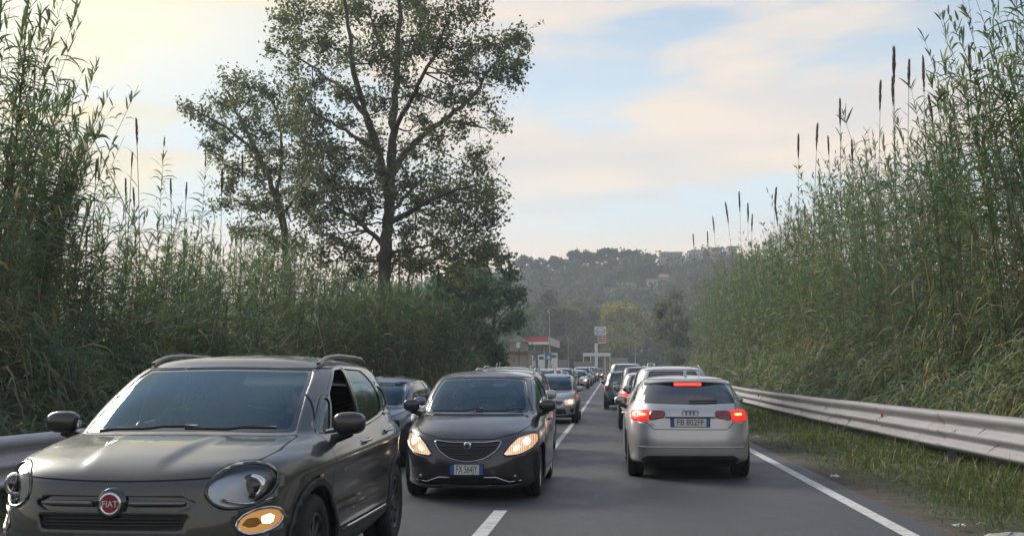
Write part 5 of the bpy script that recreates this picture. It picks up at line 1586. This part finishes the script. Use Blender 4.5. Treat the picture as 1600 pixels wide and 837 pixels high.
        MB().tube([(-.40, 1.55, 1.03), (-.33, 1.9, 1.28), (-.31, 2.25, 1.40)], .022, 6).build('seat_belt', pm('belt_web', (.10, .10, .10), .8), root, True)
    def mod(S):
        # pressed bonnet ridges and a door shoulder crease
        x, y, z = np.abs(S.P[:, 0]), S.P[:, 1], S.P[:, 2]
        bon = np.clip((S.Vv - 4.15) / .5, 0, 1) * np.clip((6.0 - S.Vv) / .25, 0, 1) * (S.U < 1.1)
        xc = .215 + .10 * np.clip((y - .2) / .75, 0, 1)
        S.P[:, 2] += bon * .020 / (1 + np.exp((x - xc) / .010))
        side = np.clip((S.U - 1.1) / .3, 0, 1) * np.clip((3.2 - S.U) / .3, 0, 1)
        S.P[:, 0] += np.sign(S.P[:, 0]) * side * (.020 * np.exp(-((z - .87 - .03 * (y - 2)) / .045) ** 2) - .022 * np.exp(-((z - .60) / .09) ** 2))
    return dict(L=L, W=W, mod=mod, res=(30, 28, 28, 16, 8), keys=keys, paint=pnt, fo=.93, wb=2.57, wr=.335, ar=.385, tr=.862, ww=.225, arch_trim=.05, clad_z=.40, sharp=(6,), rim=DALLOY, spokes=10,
                screen_u=(.665, .655), rear_u=(.50, .48),
                panes=[[(1.36, .06), (1.505, .06), (1.69, .47), (1.66, .47)], [(1.58, .06), (2.31, .085), (2.30, .92), (2.13, .90), (1.78, .53)], [(2.42, .09), (3.12, .12), (3.18, .30), (3.10, .62), (2.93, .88), (2.42, .92)], [(3.27, .13), (3.50, .16), (3.46, .34), (3.24, .52)]],
                open=((1, 1),), sideglass=GLASS,
                feats=feats, lines_side=[([(1.28, .405), (1.24, .75), (1.30, 1.03), (1.75, 1.46), (2.95, 1.46), (3.22, 1.12), (3.12, .85), (2.92, .62), (2.86, .405)], .005), ([(2.369, .42), (2.371, .42), (2.371, 1.44), (2.369, 1.44)], .005)],
                lines_uv=[([(-.4, .775), (.50, .775), (.68, .86), (.735, 1.00), (.735, 1.19), (-.4, 1.19)], .006)], lines_end=[([(-.2, .50), (.62, .50), (.60, 1.1), (.55, 1.46), (-.2, 1.46)], .005, 'rear')],
                cabin=(1.30, 1.75, 2.9, .45), dashz=1.0, mirror_in=(1.86, 1.33), mirror=(1.40, 1.07), mirmat=MIRB, handles=((2.20, .93), (3.02, .97)), rails=(2.02, 3.62, .585), railmat=pm('rail_silver', (.22, .22, .22), .3, .8), finish=finish)
CARG_ON = 'cars queueing towards the camera'; CARG_OFF = 'cars queueing away from the camera'
FIATCAR, FS = build_car(fiat_spec(), 'crossover_car', 'dark olive grey crossover with round red badge and open window, nearest at left', (-2.77, 6.06, 0), 0, CARG_ON, 2)
FIATCAR.scale.x = 1.07
for o in FIATCAR.children:
    if o.name.startswith('badge'): o.scale.x = 1 / 1.07

# ------------------------------------------------------------------ dark hatchback
def lancia_spec():
    L, W = 3.84, 1.68
    keys = [K(.14, L - .12, .79, (.13, .15, .17, .26, .26), 1.9, 4.0, 4.8),
            K(.045, L - .05, .822, (.19, .20, .22, .32, .32), 1.9, 4.0, 4.8),
            K(.0, L, .825, (.32, .42, .42, .46, .46), 1.9, 4.0, 4.8),
            K(.03, L - .01, .84, (.52, .60, .64, .70, .70), 1.9, 4.0, 4.8),
            K(.12, L - .04, .83, (.690, .745, .82, .90, .88), 1.9, 4.0, 4.8),
            K(.42, L - .09, .805, (.845, .860, .90, .99, .96), 1.95, 3.6, 4.5),
            K(.84, L - .16, .765, (.955, .955, .97, 1.10, 1.05), 2.1, 4.4, 5.0),
            K(1.26, L - .30, .70, (1.20, 1.195, 1.215, 1.27, 1.25), 2.2, 4.8, 5.0),
            K(1.70, L - .52, .60, (1.400, 1.385, 1.405, 1.41, 1.40), 2.3, 5.2, 5.0),
            K(1.86, L - .72, .45, (1.445, 1.44, 1.455, 1.45, 1.44), 2.35, 5.5, 5.5),
            K(2.15, L - 1.0, .03, (1.475, 1.475, 1.485, 1.475, 1.47), 2.4, 6.0, 5.5)]
    pnt = paint('dark_plum_paint', (0.030, 0.027, 0.036), 0.45, 0.28, 0.10, .08)
    def lamp(S, o, sg):
        x, z = sg * .66, .655; y = S.front(x, z)
        MB().blob((x, y + .004, z + .008), .085, .02, .050, 9, .8).build('bulb', WARM, o, True)
        MB().blob((x - sg * .12, y - .028, z - .055), .05, .012, .03, 8, .8).build('inner_reflector', WARMS, o, True)
    feats = [dict(name='headlight', at='front', poly=[(.41, .525), (.50, .625), (.60, .700), (.78, .735), (.90, .735), (.91, .675), (.78, .600), (.60, .540)], r=.008, mat=WARMS, bezel=.010, bezmat=GLOSSB, off=-.004, umax=1.8, ang=R(20), inner=[('bulb', ell(.715, .668, .062, .040, .25), WARM, -.006), ('inner_reflector', ell(.57, .600, .060, .030, .55), pm('lamp_lit_low', (.6, .5, .4), .2, .5, emit=(1, .6, .28), es=1.3), -.008)]),
             dict(name='grille', at='front', whole=True, poly=[(-.2, .645), (.20, .650), (.375, .672), (.32, .575), (.20, .495), (.06, .458), (-.2, .450)], r=.006, mat=BLACKP, off=-.014, bezel=.007, bezmat=CHROME, bezoff=.004),
             dict(name='lower_intake', at='front', whole=True, poly=[(-.2, .175), (.50, .175), (.58, .205), (.46, .255), (-.2, .258)], r=.006, mat=BLACKP, off=-.03),
             dict(name='tail_light', at='rear', poly=[(.60, .62), (.75, .66), (.76, 1.0), (.66, 1.0)], r=.015, mat=REDL, off=.004)]
    def finish(S, root):
        y = S.front(0, .615)
        b = MB(); b.blob((0, y - .010, .622), .046, .014, .046, 10, .85); bd = b.build('badge', CHROME, root, True)
        MB().prism([(-.030, .600), (.0, .566), (.030, .600), (.028, .612), (-.028, .612)], y - .016, y + .004).build('badge_shield', CHROME, bd)
        b = MB(); b.blob((0, y - .019, .624), .032, .008, .032, 8); b.build('badge_field', BADGEB, bd, True)
        MB().box(-.028, .028, y - .032, y - .026, .618, .630).build('badge_bar', CHROME, bd)
        plate(root, 'FX 564JY', 0, S.front(0, .36) - .012, .362, .372, -1)
        pts = []
        for (x, z) in ((.19, .272), (.32, .276), (.47, .222), (.60, .235)):
            pts.append((x, z))
        for sg in (-1, 1):
            MB().tube([(sg * x, S.front(sg * x, z) - .004, z) for x, z in pts], .0085, 6).build('bumper_trim', CHROME, root, True)
            MB().blob((sg * .535, S.front(.535, .285) - .002, .285), .018, .008, .018, 6).build('parking_sensor', ALLOY, root, True)
        for z in (.49, .52, .55, .58, .61):
            w = np.interp(z, [.46, .5, .58, .66], [.08, .2, .31, .36])
            MB().tube([(x, S.front(x, z) + .006, z) for x in np.linspace(-w, w, 11)], .004, 4).build('grille_slat', BLACKP, root, True)
        MB().tube([(x, S.front(x, .155) - .006, .155) for x in np.linspace(-.55, .55, 13)], .012, 6).build('front_lip', BLACKP, root, True)
    return dict(L=L, W=W, keys=keys, paint=pnt, fo=.78, wb=2.39, wr=.295, ar=.335, tr=.785, ww=.195, clad_z=None, rim=ALLOY, spokes=7, screen_u=(.675, .665), rear_u=(.50, .46),
                panes=[[(1.16, .06), (2.05, .08), (2.04, .92), (1.86, .90), (1.55, .55)], [(2.16, .09), (2.72, .13), (2.80, .32), (2.66, .70), (2.50, .90), (2.16, .92)]],
                feats=feats, lines_side=[([(1.04, .30), (1.02, .70), (1.08, .97), (1.55, 1.40), (2.55, 1.39), (2.85, 1.10), (2.76, .80), (2.50, .55), (2.45, .30)], .005), ([(2.109, .32), (2.111, .32), (2.111, 1.37), (2.109, 1.37)], .005)],
                lines_end=[([(-.2, .690), (.30, .695), (.56, .760), (.72, .86), (.74, 1.5), (-.2, 1.5)], .005, 'front')],
                cabin=(1.15, 1.50, 2.6, .42), dashz=.94, mirror_in=(1.64, 1.27), mirror=(1.16, 1.03), mirmat=MIRB, handles=((1.95, .86),), hmat=pnt, finish=finish)
LANC, LS = build_car(lancia_spec(), 'hatchback_car', 'dark plum hatchback with lit headlights and plate, straddling the centre line', (-1.64, 12.65, 0), 0, CARG_ON, 2)

# ------------------------------------------------------------------ silver hatch seen from behind
def audi_spec():
    L, W = 4.31, 1.785
    keys = [K(.12, L - .14, .855, (.22, .22, .22, .22, .22), 2.1, 4.2, 5.2),
            K(.04, L - .045, .882, (.28, .27, .27, .28, .28), 2.1, 4.2, 5.2),
            K(.0, L, .885, (.44, .46, .46, .50, .50), 2.1, 4.2, 5.2),
            K(.02, L - .02, .892, (.62, .64, .68, .69, .69), 2.1, 4.2, 5.0),
            K(.11, L - .055, .87, (.74, .80, .86, .88, .87), 2.1, 4.2, 5.0),
            K(.46, L - .09, .845, (.85, .88, .90, .965, .955), 2.2, 4.0, 4.2),
            K(1.12, L - .15, .795, (.955, .955, .965, 1.035, 1.02), 2.4, 4.6, 4.4),
            K(1.55, L - .36, .71, (1.17, 1.165, 1.19, 1.20, 1.20), 2.5, 5.2, 4.6),
            K(2.0, L - .60, .60, (1.345, 1.335, 1.355, 1.345, 1.35), 2.7, 5.6, 5.0),
            K(2.15, L - .72, .46, (1.385, 1.38, 1.40, 1.385, 1.38), 2.75, 6.0, 5.5),
            K(2.5, L - .95, .03, (1.41, 1.41, 1.425, 1.41, 1.40), 2.8, 6.0, 5.5)]
    pnt = paint('silver_paint', (0.50, 0.49, 0.485), 0.55, 0.34, 0.08, .10)
    def lamp(S, o, sg):
        z = .885
        b = MB(); b.tube([(sg * x, S.rear(sg * x, z) + .006, z - .012 * (.7 - x)) for x in np.linspace(.60, .735, 6)], .013, 6); b.build('led_bar', REDHOT, o, True)
    feats = [dict(name='tail_light', at='rear', poly=[(.560, .805), (.560, .935), (.72, .945), (.90, .935), (.91, .87), (.85, .80), (.68, .795)], r=.006, mat=REDON, off=.004, umax=1.75, ang=R(20), inner=[('led_bar', [(.60, .872), (.77, .876), (.77, .902), (.60, .896)], REDHOT, .006)], solid=.015),
             dict(name='inner_tail_light', at='rear', poly=[(.345, .850), (.345, .928), (.545, .935), (.545, .812)], r=.006, mat=REDL, off=.004, umax=1.6, ang=R(20), solid=.015),
             dict(name='rear_diffuser', at='rear', whole=True, poly=[(-.2, .20), (.58, .20), (.66, .26), (.60, .315), (-.2, .315)], r=.01, mat=BLACKP, off=-.01),
             dict(name='headlight', at='front', poly=[(.46, .60), (.52, .70), (.80, .74), (.80, .66), (.6, .60)], r=.01, mat=CLEAR, bowl=REFLB, off=-.002)]
    def finish(S, root):
        # roof spoiler with the third brake light
        zr, yr = 1.345, L - .60
        b = MB(); prof = []
        n = 17; v = []; f = []
        for i in range(n):
            x = -.60 + 1.2 * i / (n - 1); k = (abs(x) / .60) ** 2.6
            y0 = yr - .10 - .15 * k; zt = 1.372 - .035 * k; y1 = yr + .13 - .20 * k
            v += [(x, y0, zt), (x, y1, zt - .030), (x, y1 - .005, zt - .052), (x, y0, zt - .06)]
        for i in range(n - 1):
            for q in range(4): f.append((4*i + q, 4*i + (q + 1) % 4, 4*i + 4 + (q + 1) % 4, 4*i + 4 + q))
        f += [(0, 1, 2, 3), tuple(4 * (n - 1) + q for q in (3, 2, 1, 0))]
        b.add(v, f); b.build('roof_spoiler', pnt, root, True)
        MB().rbox(-.195, .195, yr + .06, yr + .118, 1.268, 1.318, .008).build('third_brake_light', REDON, root)
        MB().box(-.185, .185, yr + .119, yr + .123, 1.283, 1.307).build('brake_led', REDBAR, root)
        MB().prism([(L - 1.04, 1.40), (L - .92, 1.395), (L - .96, 1.47), (L - 1.0, 1.48)], -.018, .018, 'x').build('shark_fin', pnt, root)
        zc = .905; yc = S.rear(0, zc) + .006
        for x in (-.076, -.0255, .0255, .076):
            b = MB(); A = Matrix.Translation((x, yc, zc)) @ Matrix.Rotation(math.pi / 2, 4, 'X')
            b.lathe([(.034 + .0055 * math.cos(q), .0055 * math.sin(q)) for q in np.linspace(0, 2 * math.pi, 7)[:-1]], 26, A, True); b.build('badge_ring', pm('badge_steel%d' % int(x * 1000), (.20, .20, .21), .25, .9), root, True)
        plate(root, 'FB 802FF', 0, S.rear(0, .775) + .012, .778, .52, 1)
        text_obj('model_lettering', 'A3', .05, CHROME, root, (.52, S.rear(.5, .755) + .006, .745), (math.pi / 2, 0, math.pi), .003)
        MB().tube([(x, S.rear(x, .845) + .010, .848) for x in np.linspace(-.34, .34, 9)], .010, 6).build('tailgate_grip', GLOSSB, root, True)
        MB().tube([(x, S.rear(x, .44) + .004, .445) for x in np.linspace(-.72, .72, 17)], .010, 6).build('bumper_crease', pnt, root, True)
        # rear wiper
        def on(x, v):
            m = np.where((S.U > 3) & (S.Vv > 6) & (S.Vv < 7.9))[0]; q = m[np.argmin((S.P[m, 0] - x) ** 2 + ((S.Vv[m] - v) * .25) ** 2)]; return tuple(S.P[q] + S.N[q] * .02)
        MB().tube([on(0, 6.15), on(-.1, 6.2), on(-.25, 6.22), on(-.36, 6.23)], .012, 5).build('rear_wiper', BLACKP, root, True)
    return dict(L=L, W=W, keys=keys, paint=pnt, fo=.88, wb=2.62, wr=.32, ar=.355, tr=.845, ww=.225, rim=ALLOY, spokes=5, screen_u=(.665, .655), rear_u=(.66, .64), rear_v=(6.06, 7.70),
                panes=[[(1.50, .06), (2.30, .08), (2.30, .92), (2.12, .90), (1.85, .55)], [(2.41, .08), (3.10, .10), (3.20, .35), (3.05, .75), (2.85, .92), (2.41, .92)], [(3.28, .12), (3.55, .16), (3.40, .42), (3.24, .55)]],
                feats=feats, lines_side=[([(1.40, .32), (1.38, .7), (1.42, .96), (1.85, 1.34), (2.95, 1.33), (3.26, 1.08), (3.15, .8), (2.95, .6), (2.9, .32)], .005), ([(2.359, .34), (2.361, .34), (2.361, 1.31), (2.359, 1.31)], .005)],
                lines_end=[([(-.2, .682), (.50, .684), (.60, .79), (.64, 1.0), (.62, 1.36), (-.2, 1.36)], .0045, 'rear'), ([(-.2, .72), (.5, .73), (.8, .85), (.8, 1.5), (-.2, 1.5)], .005, 'front')],
                cabin=(1.5, 1.75, 3.0, .42), dashz=.93, mirror_in=(1.95, 1.22), mirror=(1.52, 1.0), mirmat=pnt, handles=((2.2, .84), (3.02, .87)), hmat=pnt, wipers=False, finish=finish)
build_car(audi_spec(), 'silver_hatchback', 'silver hatchback with four ring badge and lit brake lights ahead', (1.05, 15.5 + 4.31, 0), math.pi, CARG_OFF, 2)

# ------------------------------------------------------------------ the rest of the queue
def generic(kind, pnt, lit='', txt_f='', txt_r='', rails=False, rim=ALLOY):
    """kind: (length, half width, roof height, belt height, bonnet height, screen base y, screen top y, rear slope)"""
    L, w, H, zb, zn, ys, yt, rs = kind
    m = L * .5
    keys = [K(.12, L - .13, w * .90, (.22, .22, .28), m, 3.6, 4.5), K(.04, L - .05, w * .965, (.28, .27, .35), m, 3.5, 4.5),
            K(.0, L, w * .99, (.44, .46, .46, .50, .50), m, 3.5, 4.5), K(.02, L - .015, w, (zn - .13, zn - .10, .68, .72, .72), m, 3.5, 4.5),
            K(.10, L - .045, w * .98, (zn, zn + .03, zb - .11, zb - .06, zb - .06), m, 3.5, 4.5), K(.10 + (ys - .1) * .4, L - .07, w * .955, (zn + (zb - zn) * .62, zb - .04, zb - .04, zb, zb), m, 3.9, 4.5),
            K(ys, L - .12, w * .90, (zb, zb, zb + .01, zb + .07, zb + .05), m + .2, 4.6, 5), K((ys + yt) / 2 - .02, L - .12 - rs * .45, w * .83, (zb + (H - zb) * .55,) * 5, m + .3, 5.2, 5),
            K(yt, L - .12 - rs, w * .72, (H - .085, H - .095, H - .085, H - .085, H - .085), m + .4, 5.8, 5.5), K(yt + .14, L - .25 - rs, w * .55, (H - .035,) * 5, m + .42, 6, 5.5), K(yt + .45, L - .6 - rs, .03, (H - .01, H - .01, H, H - .01, H - .012), m + .45, 6, 5.5)]
    y1 = ys + .25; yb = (y1 + L) / 2 + .05
    hl = WARM if 'h' in lit else CLEAR
    feats = [dict(name='headlight', at='front', ang=R(20), poly=[(w * .52, zn - .16), (w * .50, zn - .04), (w * .92, zn + .0), (w * .97, zn - .10), (w * .80, zn - .17)], r=.012, mat=WARMS if 'h' in lit else CLEAR, bowl=None if 'h' in lit else REFLB, off=-.003, umax=1.7,
                  inner=[('bulb', ell(w * .74, zn - .08, .075, .05), WARM, .0)] if 'h' in lit else []),
             dict(name='grille', at='front', whole=True, poly=[(-.2, zn - .19), (w * .36, zn - .18), (w * .42, zn - .08), (-.2, zn - .07)], r=.012, mat=GLOSSB, off=-.012, bezel=.008),
             dict(name='lower_intake', at='front', whole=True, poly=[(-.2, .27), (w * .55, .27), (w * .50, .40), (-.2, .40)], r=.015, mat=BLACKP, off=-.02),
             dict(name='fog_lamp', at='front', poly=ell(w * .76, .37, .06, .05), r=.01, mat=GLOSSB, off=-.01, umax=1.7),
             dict(name='tail_light', at='rear', ang=R(20), poly=[(w * .70, .72), (w * .70, zb - .02), (w * .98, zb + .0), (w * 1.02, .76)], r=.012, mat=REDON2 if 't' in lit else REDL, off=.004, umax=1.8,
                  inner=[('bulb', ell(w * .84, .84, .06, .03), REDHOT, .006)] if 't' in lit else []),
             dict(name='bumper_insert', at='rear', whole=True, poly=[(-.2, .30), (w * .6, .30), (w * .66, .40), (-.2, .40)], r=.01, mat=BLACKP, off=-.006)]
    def finish(S, root):
        plate(root, txt_f, 0, S.front(0, .43) - .012, .43, .36, -1); plate(root, txt_r, 0, S.rear(0, .66) + .012, .66, .50, 1)
        b = MB(); b.blob((0, S.front(0, zn - .07) - .008, zn - .065), .05, .012, .04, 6); b.build('badge', CHROME, root, True)
        MB().tube([(-.3, L - .75 - rs, H - .02), (-.3, L - .62 - rs, H + .12)], .006, 4).build('roof_antenna', BLACKP, root)
        MB().rbox(-.16, .16, L - .16 - rs, L - .13 - rs, H - .13, H - .10, .008).build('third_brake_light', REDON if 't' in lit else REDL, root)
    mz = zb + .06
    return dict(L=L, W=2 * w, keys=keys, paint=pnt, fo=.84, wb=L * .605, wr=.315, ar=.355, tr=w * .965, ww=.205, rim=rim, spokes=7, screen_u=(.665, .655), rear_u=(.55, .52), sideglass=TINT,
                panes=[[(y1, .06), (yb - .06, .08), (yb - .06, .92), (yt + .22, .90), ((y1 + yt) / 2 + .10, .52)], [(yb + .06, .08), (L - .62 - rs * .3, .12), (L - .55 - rs * .5, .35), (L - .62 - rs * .8, .70), (L - .55 - rs * 1.1, .92), (yb + .06, .92)]],
                feats=feats, lines_side=[([(y1 - .1, .32), (y1 - .12, zb - .2), (y1 - .05, zb), (yt + .02, H - .09), (yb, H - .09), (yb, .32)], .005)], lines_end=[([(-.2, .56), (w * .66, .57), (w * .68, zb), (w * .62, H - .09), (-.2, H - .09)], .005, 'rear'), ([(-.2, zn + .005), (w * .6, zn + .02), (w * .86, zn + .12), (w * .86, H), (-.2, H)], .005, 'front')],
                cabin=(ys + .35, ys + .62, L * .66, .42), dashz=zb - .03, mirror_in=(yt - .05, H - .20), mirror=(ys + .28, zb + .06), mirmat=pnt, handles=((yb - .15, zb - .10), (min(L - .95, yb + .75), zb - .08)), hmat=pnt, rails=(yt + .15, L - .45 - rs, w * .62) if rails else None, finish=finish)
HATCH = (3.75, .82, 1.47, .94, .72, .86, 1.62, .26); SUV = (4.30, .89, 1.64, 1.05, .86, 1.00, 1.78, .26); SEDAN = (4.45, .88, 1.44, .93, .74, 1.10, 1.95, .62); MPV = (4.20, .86, 1.62, 1.02, .82, .78, 1.60, .14); MINI = (3.55, .80, 1.52, 1.00, .76, .80, 1.45, .18); VAN = (4.6, .92, 1.84, 1.12, .90, .80, 1.62, .08)
P_BLUE = paint('steel_blue_paint', (0.10, 0.14, 0.20), .5, .3); P_GREY = paint('mid_grey_paint', (0.20, 0.20, 0.205), .5, .32); P_DARK = paint('graphite_paint', (0.045, 0.047, 0.052), .45, .3); P_WHITE = paint('white_paint', (0.62, 0.62, 0.61), .0, .35); P_SILV = paint('pale_silver_paint', (0.44, 0.44, 0.43), .5, .35); P_TEAL = paint('grey_teal_paint', (0.13, 0.18, 0.20), .4, .33); P_RED = paint('dark_red_paint', (0.22, 0.03, 0.03), .2, .3); P_BRON = paint('bronze_paint', (0.22, 0.19, 0.16), .5, .33)
def on_car(kind, pnt, label, x, d, detail=1, name='queue_car', **kw):
    build_car(generic(kind, pnt, **kw), name, label, (x + float(roadx(d)), d, float(roadz(d + 2))), -math.atan(float(roadx(d + 2) - roadx(d)) / 2), CARG_ON, detail)
def off_car(kind, pnt, label, x, d, detail=1, name='queue_car', **kw):
    L = kind[0]
    build_car(generic(kind, pnt, **kw), name, label, (x + float(roadx(d + L)), d + L, float(roadz(d + 2))), math.pi - math.atan(float(roadx(d + 2) - roadx(d)) / 2), CARG_OFF, detail)
on_car(SEDAN[:2] + (1.40, .92, .73, 1.1, 1.9, .6), P_BLUE, 'steel blue low saloon on the shoulder behind the crossover', -4.02, 16.8)
on_car(MPV[:2] + (1.54,) + MPV[3:], P_SILV, 'silver people carrier with roof rails directly behind the plum hatchback', -1.94, 18.4, rails=True, lit='')
on_car(SUV, P_GREY, 'grey sport utility car whose roof shows behind the silver people carrier', -2.5, 24.6, rails=True)
on_car(HATCH, P_SILV, 'pale silver old hatchback with lit headlights behind the people carrier', -1.82, 33.2, lit='h')
on_car(SUV, P_SILV, 'silver tall car with roof rails next behind the lit silver hatchback', -2.75, 40.0, 0, rails=True)
on_car(MPV, P_WHITE, 'white people carrier second behind the lit silver hatchback', -2.85, 48.6, 0)
on_car(HATCH, P_GREY, 'grey hatchback third behind the lit silver hatchback', -2.9, 57.0, 0)
on_car(MPV, P_SILV, 'silver car just left of the white saloon far down the queue', -3.0, 66.0, 0)
on_car(HATCH, P_DARK, 'dark car directly in front of the white saloon far down the queue', -3.05, 75.0, 0)
on_car(SEDAN, P_WHITE, 'white saloon with bright headlights far down the oncoming queue', -2.62, 84, 0, lit='h')
on_car(SUV, P_WHITE, 'white tall car directly behind the far white saloon', -2.6, 95, 0)
on_car(HATCH, P_SILV, 'silver hatchback second behind the far white saloon', -2.55, 106, 0, lit='h')
on_car(MPV, P_GREY, 'grey tall car third behind the far white saloon', -2.5, 117, 0)
on_car(SUV, P_SILV, 'small far silver car with lit headlights, second from the end of the oncoming queue', -2.4, 128, 0, lit='h')
on_car(HATCH, P_RED, 'tiny far dark red car at the end of the oncoming queue', -1.9, 140, 0, lit='h')
off_car(SUV[:2] + (1.62,) + SUV[3:], P_WHITE, 'white estate with roof rails directly ahead of the silver hatchback', 1.20, 22.3, rails=True, lit='t')
off_car(MINI, P_WHITE, 'white small car with big lit tail lights at the lane left side', .92, 29.8, lit='t')
off_car(MPV[:2] + (1.70,) + MPV[3:], P_GREY, 'grey tall car with one lit tail light ahead of the white small car', 1.02, 37.5, lit='t')
off_car(MINI, P_TEAL, 'blue grey small car with unlit red tail lights near the centre line', .42, 44.6, 0)
off_car(VAN, P_WHITE, 'white van ahead of the blue grey small car', .62, 52.0, 0)
off_car(SUV, P_DARK, 'dark tall car far ahead in the departing queue', .85, 62, 0, lit='t')
off_car(HATCH, P_SILV, 'silver car far ahead beyond the dark tall car', .8, 78, 0, lit='t')
off_car(VAN, P_BRON, 'bronze van far ahead before the road bends', .8, 100, 0)
off_car(VAN, P_SILV, 'pale van on the far bend, nearest of three there', .9, 165, 0)
off_car(SUV, P_WHITE, 'white car on the far bend behind the pale van', .9, 186, 0)
off_car(VAN, P_WHITE, 'white van on the far bend, farthest of three there', .9, 210, 0)

# ------------------------------------------------------------------ drivers behind the windscreens
def skin_body(name, joints, edges, mat, parent, sub=1):
    me = bpy.data.meshes.new(name); me.from_pydata([j[:3] for j in joints], edges, []); me.materials.append(mat)
    o = link(name, me, parent)
    md = o.modifiers.new('skin', 'SKIN')
    for i, j in enumerate(joints): me.skin_vertices[0].data[i].radius = (j[3], j[4] if len(j) > 4 else j[3])
    me.skin_vertices[0].data[0].use_root = True
    s = o.modifiers.new('sub', 'SUBSURF'); s.levels = sub; s.render_levels = sub
    return o
def person(label, x, y, z, reach, shirt):
    """seated figure facing -y, hips at (x, y, z)"""
    t = thing('person', label, 'person', (x, y, z))
    J = [(0, 0, .05, .15, .13), (0, .05, .22, .14, .11), (0, .09, .40, .17, .11), (0, .10, .52, .10, .08), (0, .09, .58, .055), (0, .07, .63, .052),
         (.17, .09, .48, .065), (.24, -.02, .28, .048), (.20, -.02 - .30 * reach, .30 + .02 * reach, .036), (-.17, .09, .48, .065), (-.24, -.02, .28, .048), (-.20, -.02 - .30 * reach, .30 + .02 * reach, .036),
         (.10, -.12, .03, .085), (.13, -.42, .06, .065), (.13, -.50, -.28, .05), (-.10, -.12, .03, .085), (-.13, -.42, .06, .065), (-.13, -.50, -.28, .05)]
    E = [(0, 1), (1, 2), (2, 3), (3, 4), (4, 5), (2, 6), (6, 7), (7, 8), (2, 9), (9, 10), (10, 11), (0, 12), (12, 13), (13, 14), (0, 15), (15, 16), (16, 17)]
    skin_body('clothed_body', J, E, shirt, t, 2)
    h = MB(); h.blob((0, .045, .735), .078, .098, .118, 12, .95); h.blob((0, -.055, .725), .015, .022, .022, 6); h.blob((0, .0, .655), .045, .055, .03, 8)
    for s in (-1, 1): h.blob((s * .078, .055, .735), .012, .022, .032, 6)
    h.build('head', SKIN, t, True)
    e = MB()
    for s in (-1, 1): e.blob((s * .032, -.043, .748), .013, .008, .009, 5)
    e.blob((0, -.046, .684), .024, .008, .006, 5); e.build('eyes_and_mouth', pm('face_dark' + str(round(x * 100)), (.06, .03, .03), .5), t, True)
    hr = MB(); hr.blob((0, .065, .775), .088, .10, .092, 10); hr.build('hair', HAIR, t, True)
    for s in (-1, 1):
        hd = MB(); wx, wy, wz = s * .20, -.04 - .30 * reach, .305 + .02 * reach
        hd.blob((wx, wy - .035, wz), .036, .045, .02, 6, .8)
        for k in range(4):
            q = wx + (k - 1.5) * .017; l = (.055, .065, .06, .048)[k if s > 0 else 3 - k]
            hd.tube([(q, wy - .07, wz + .006), (q, wy - .07 - l * .5, wz + .012), (q, wy - .075 - l * .75, wz - .014), (q, wy - .06 - l * .6, wz - .034)], [.0085, .008, .0075, .006], 6)
        hd.tube([(wx - s * .03, wy - .02, wz), (wx - s * .052, wy - .05, wz + .004), (wx - s * .050, wy - .08, wz - .006)], [.011, .010, .008], 6)
        hd.build('hand', SKIN, t, True)
person('driver in a white shirt behind the wheel of the plum hatchback', -1.64 + .36, 12.65 + 1.80, .40, .9, SHIRTW)
person('front passenger in a pale shirt in the plum hatchback', -1.64 - .36, 12.65 + 1.86, .40, .3, SHIRTW)
person('front passenger in dark clothes in the olive grey crossover', -2.74 - .36, 6.06 + 2.05, .50, .25, SHIRTD)
person('driver in dark clothes in the olive grey crossover', -2.74 + .36, 6.06 + 2.05, .50, .8, SHIRTD)
# ------------------------------------------------------------------ haze
def haze():
    b = MB().box(-1300, 1300, -70, 1150, -5.5, 75)
    m = bpy.data.materials.new('haze_air'); m.use_nodes = True
    nt = m.node_tree; nt.nodes.clear()
    v = nt.nodes.new('ShaderNodeVolumePrincipled'); o = nt.nodes.new('ShaderNodeOutputMaterial')
    v.inputs['Color'].default_value = (0.78, 0.88, 0.99, 1); v.inputs['Density'].default_value = 0.00062; v.inputs['Anisotropy'].default_value = 0.2
    nt.links.new(v.outputs[0], o.inputs['Volume'])
    b.build('haze', m, kind='stuff', label='thin pale evening haze over the road and hill', category='haze')
haze()
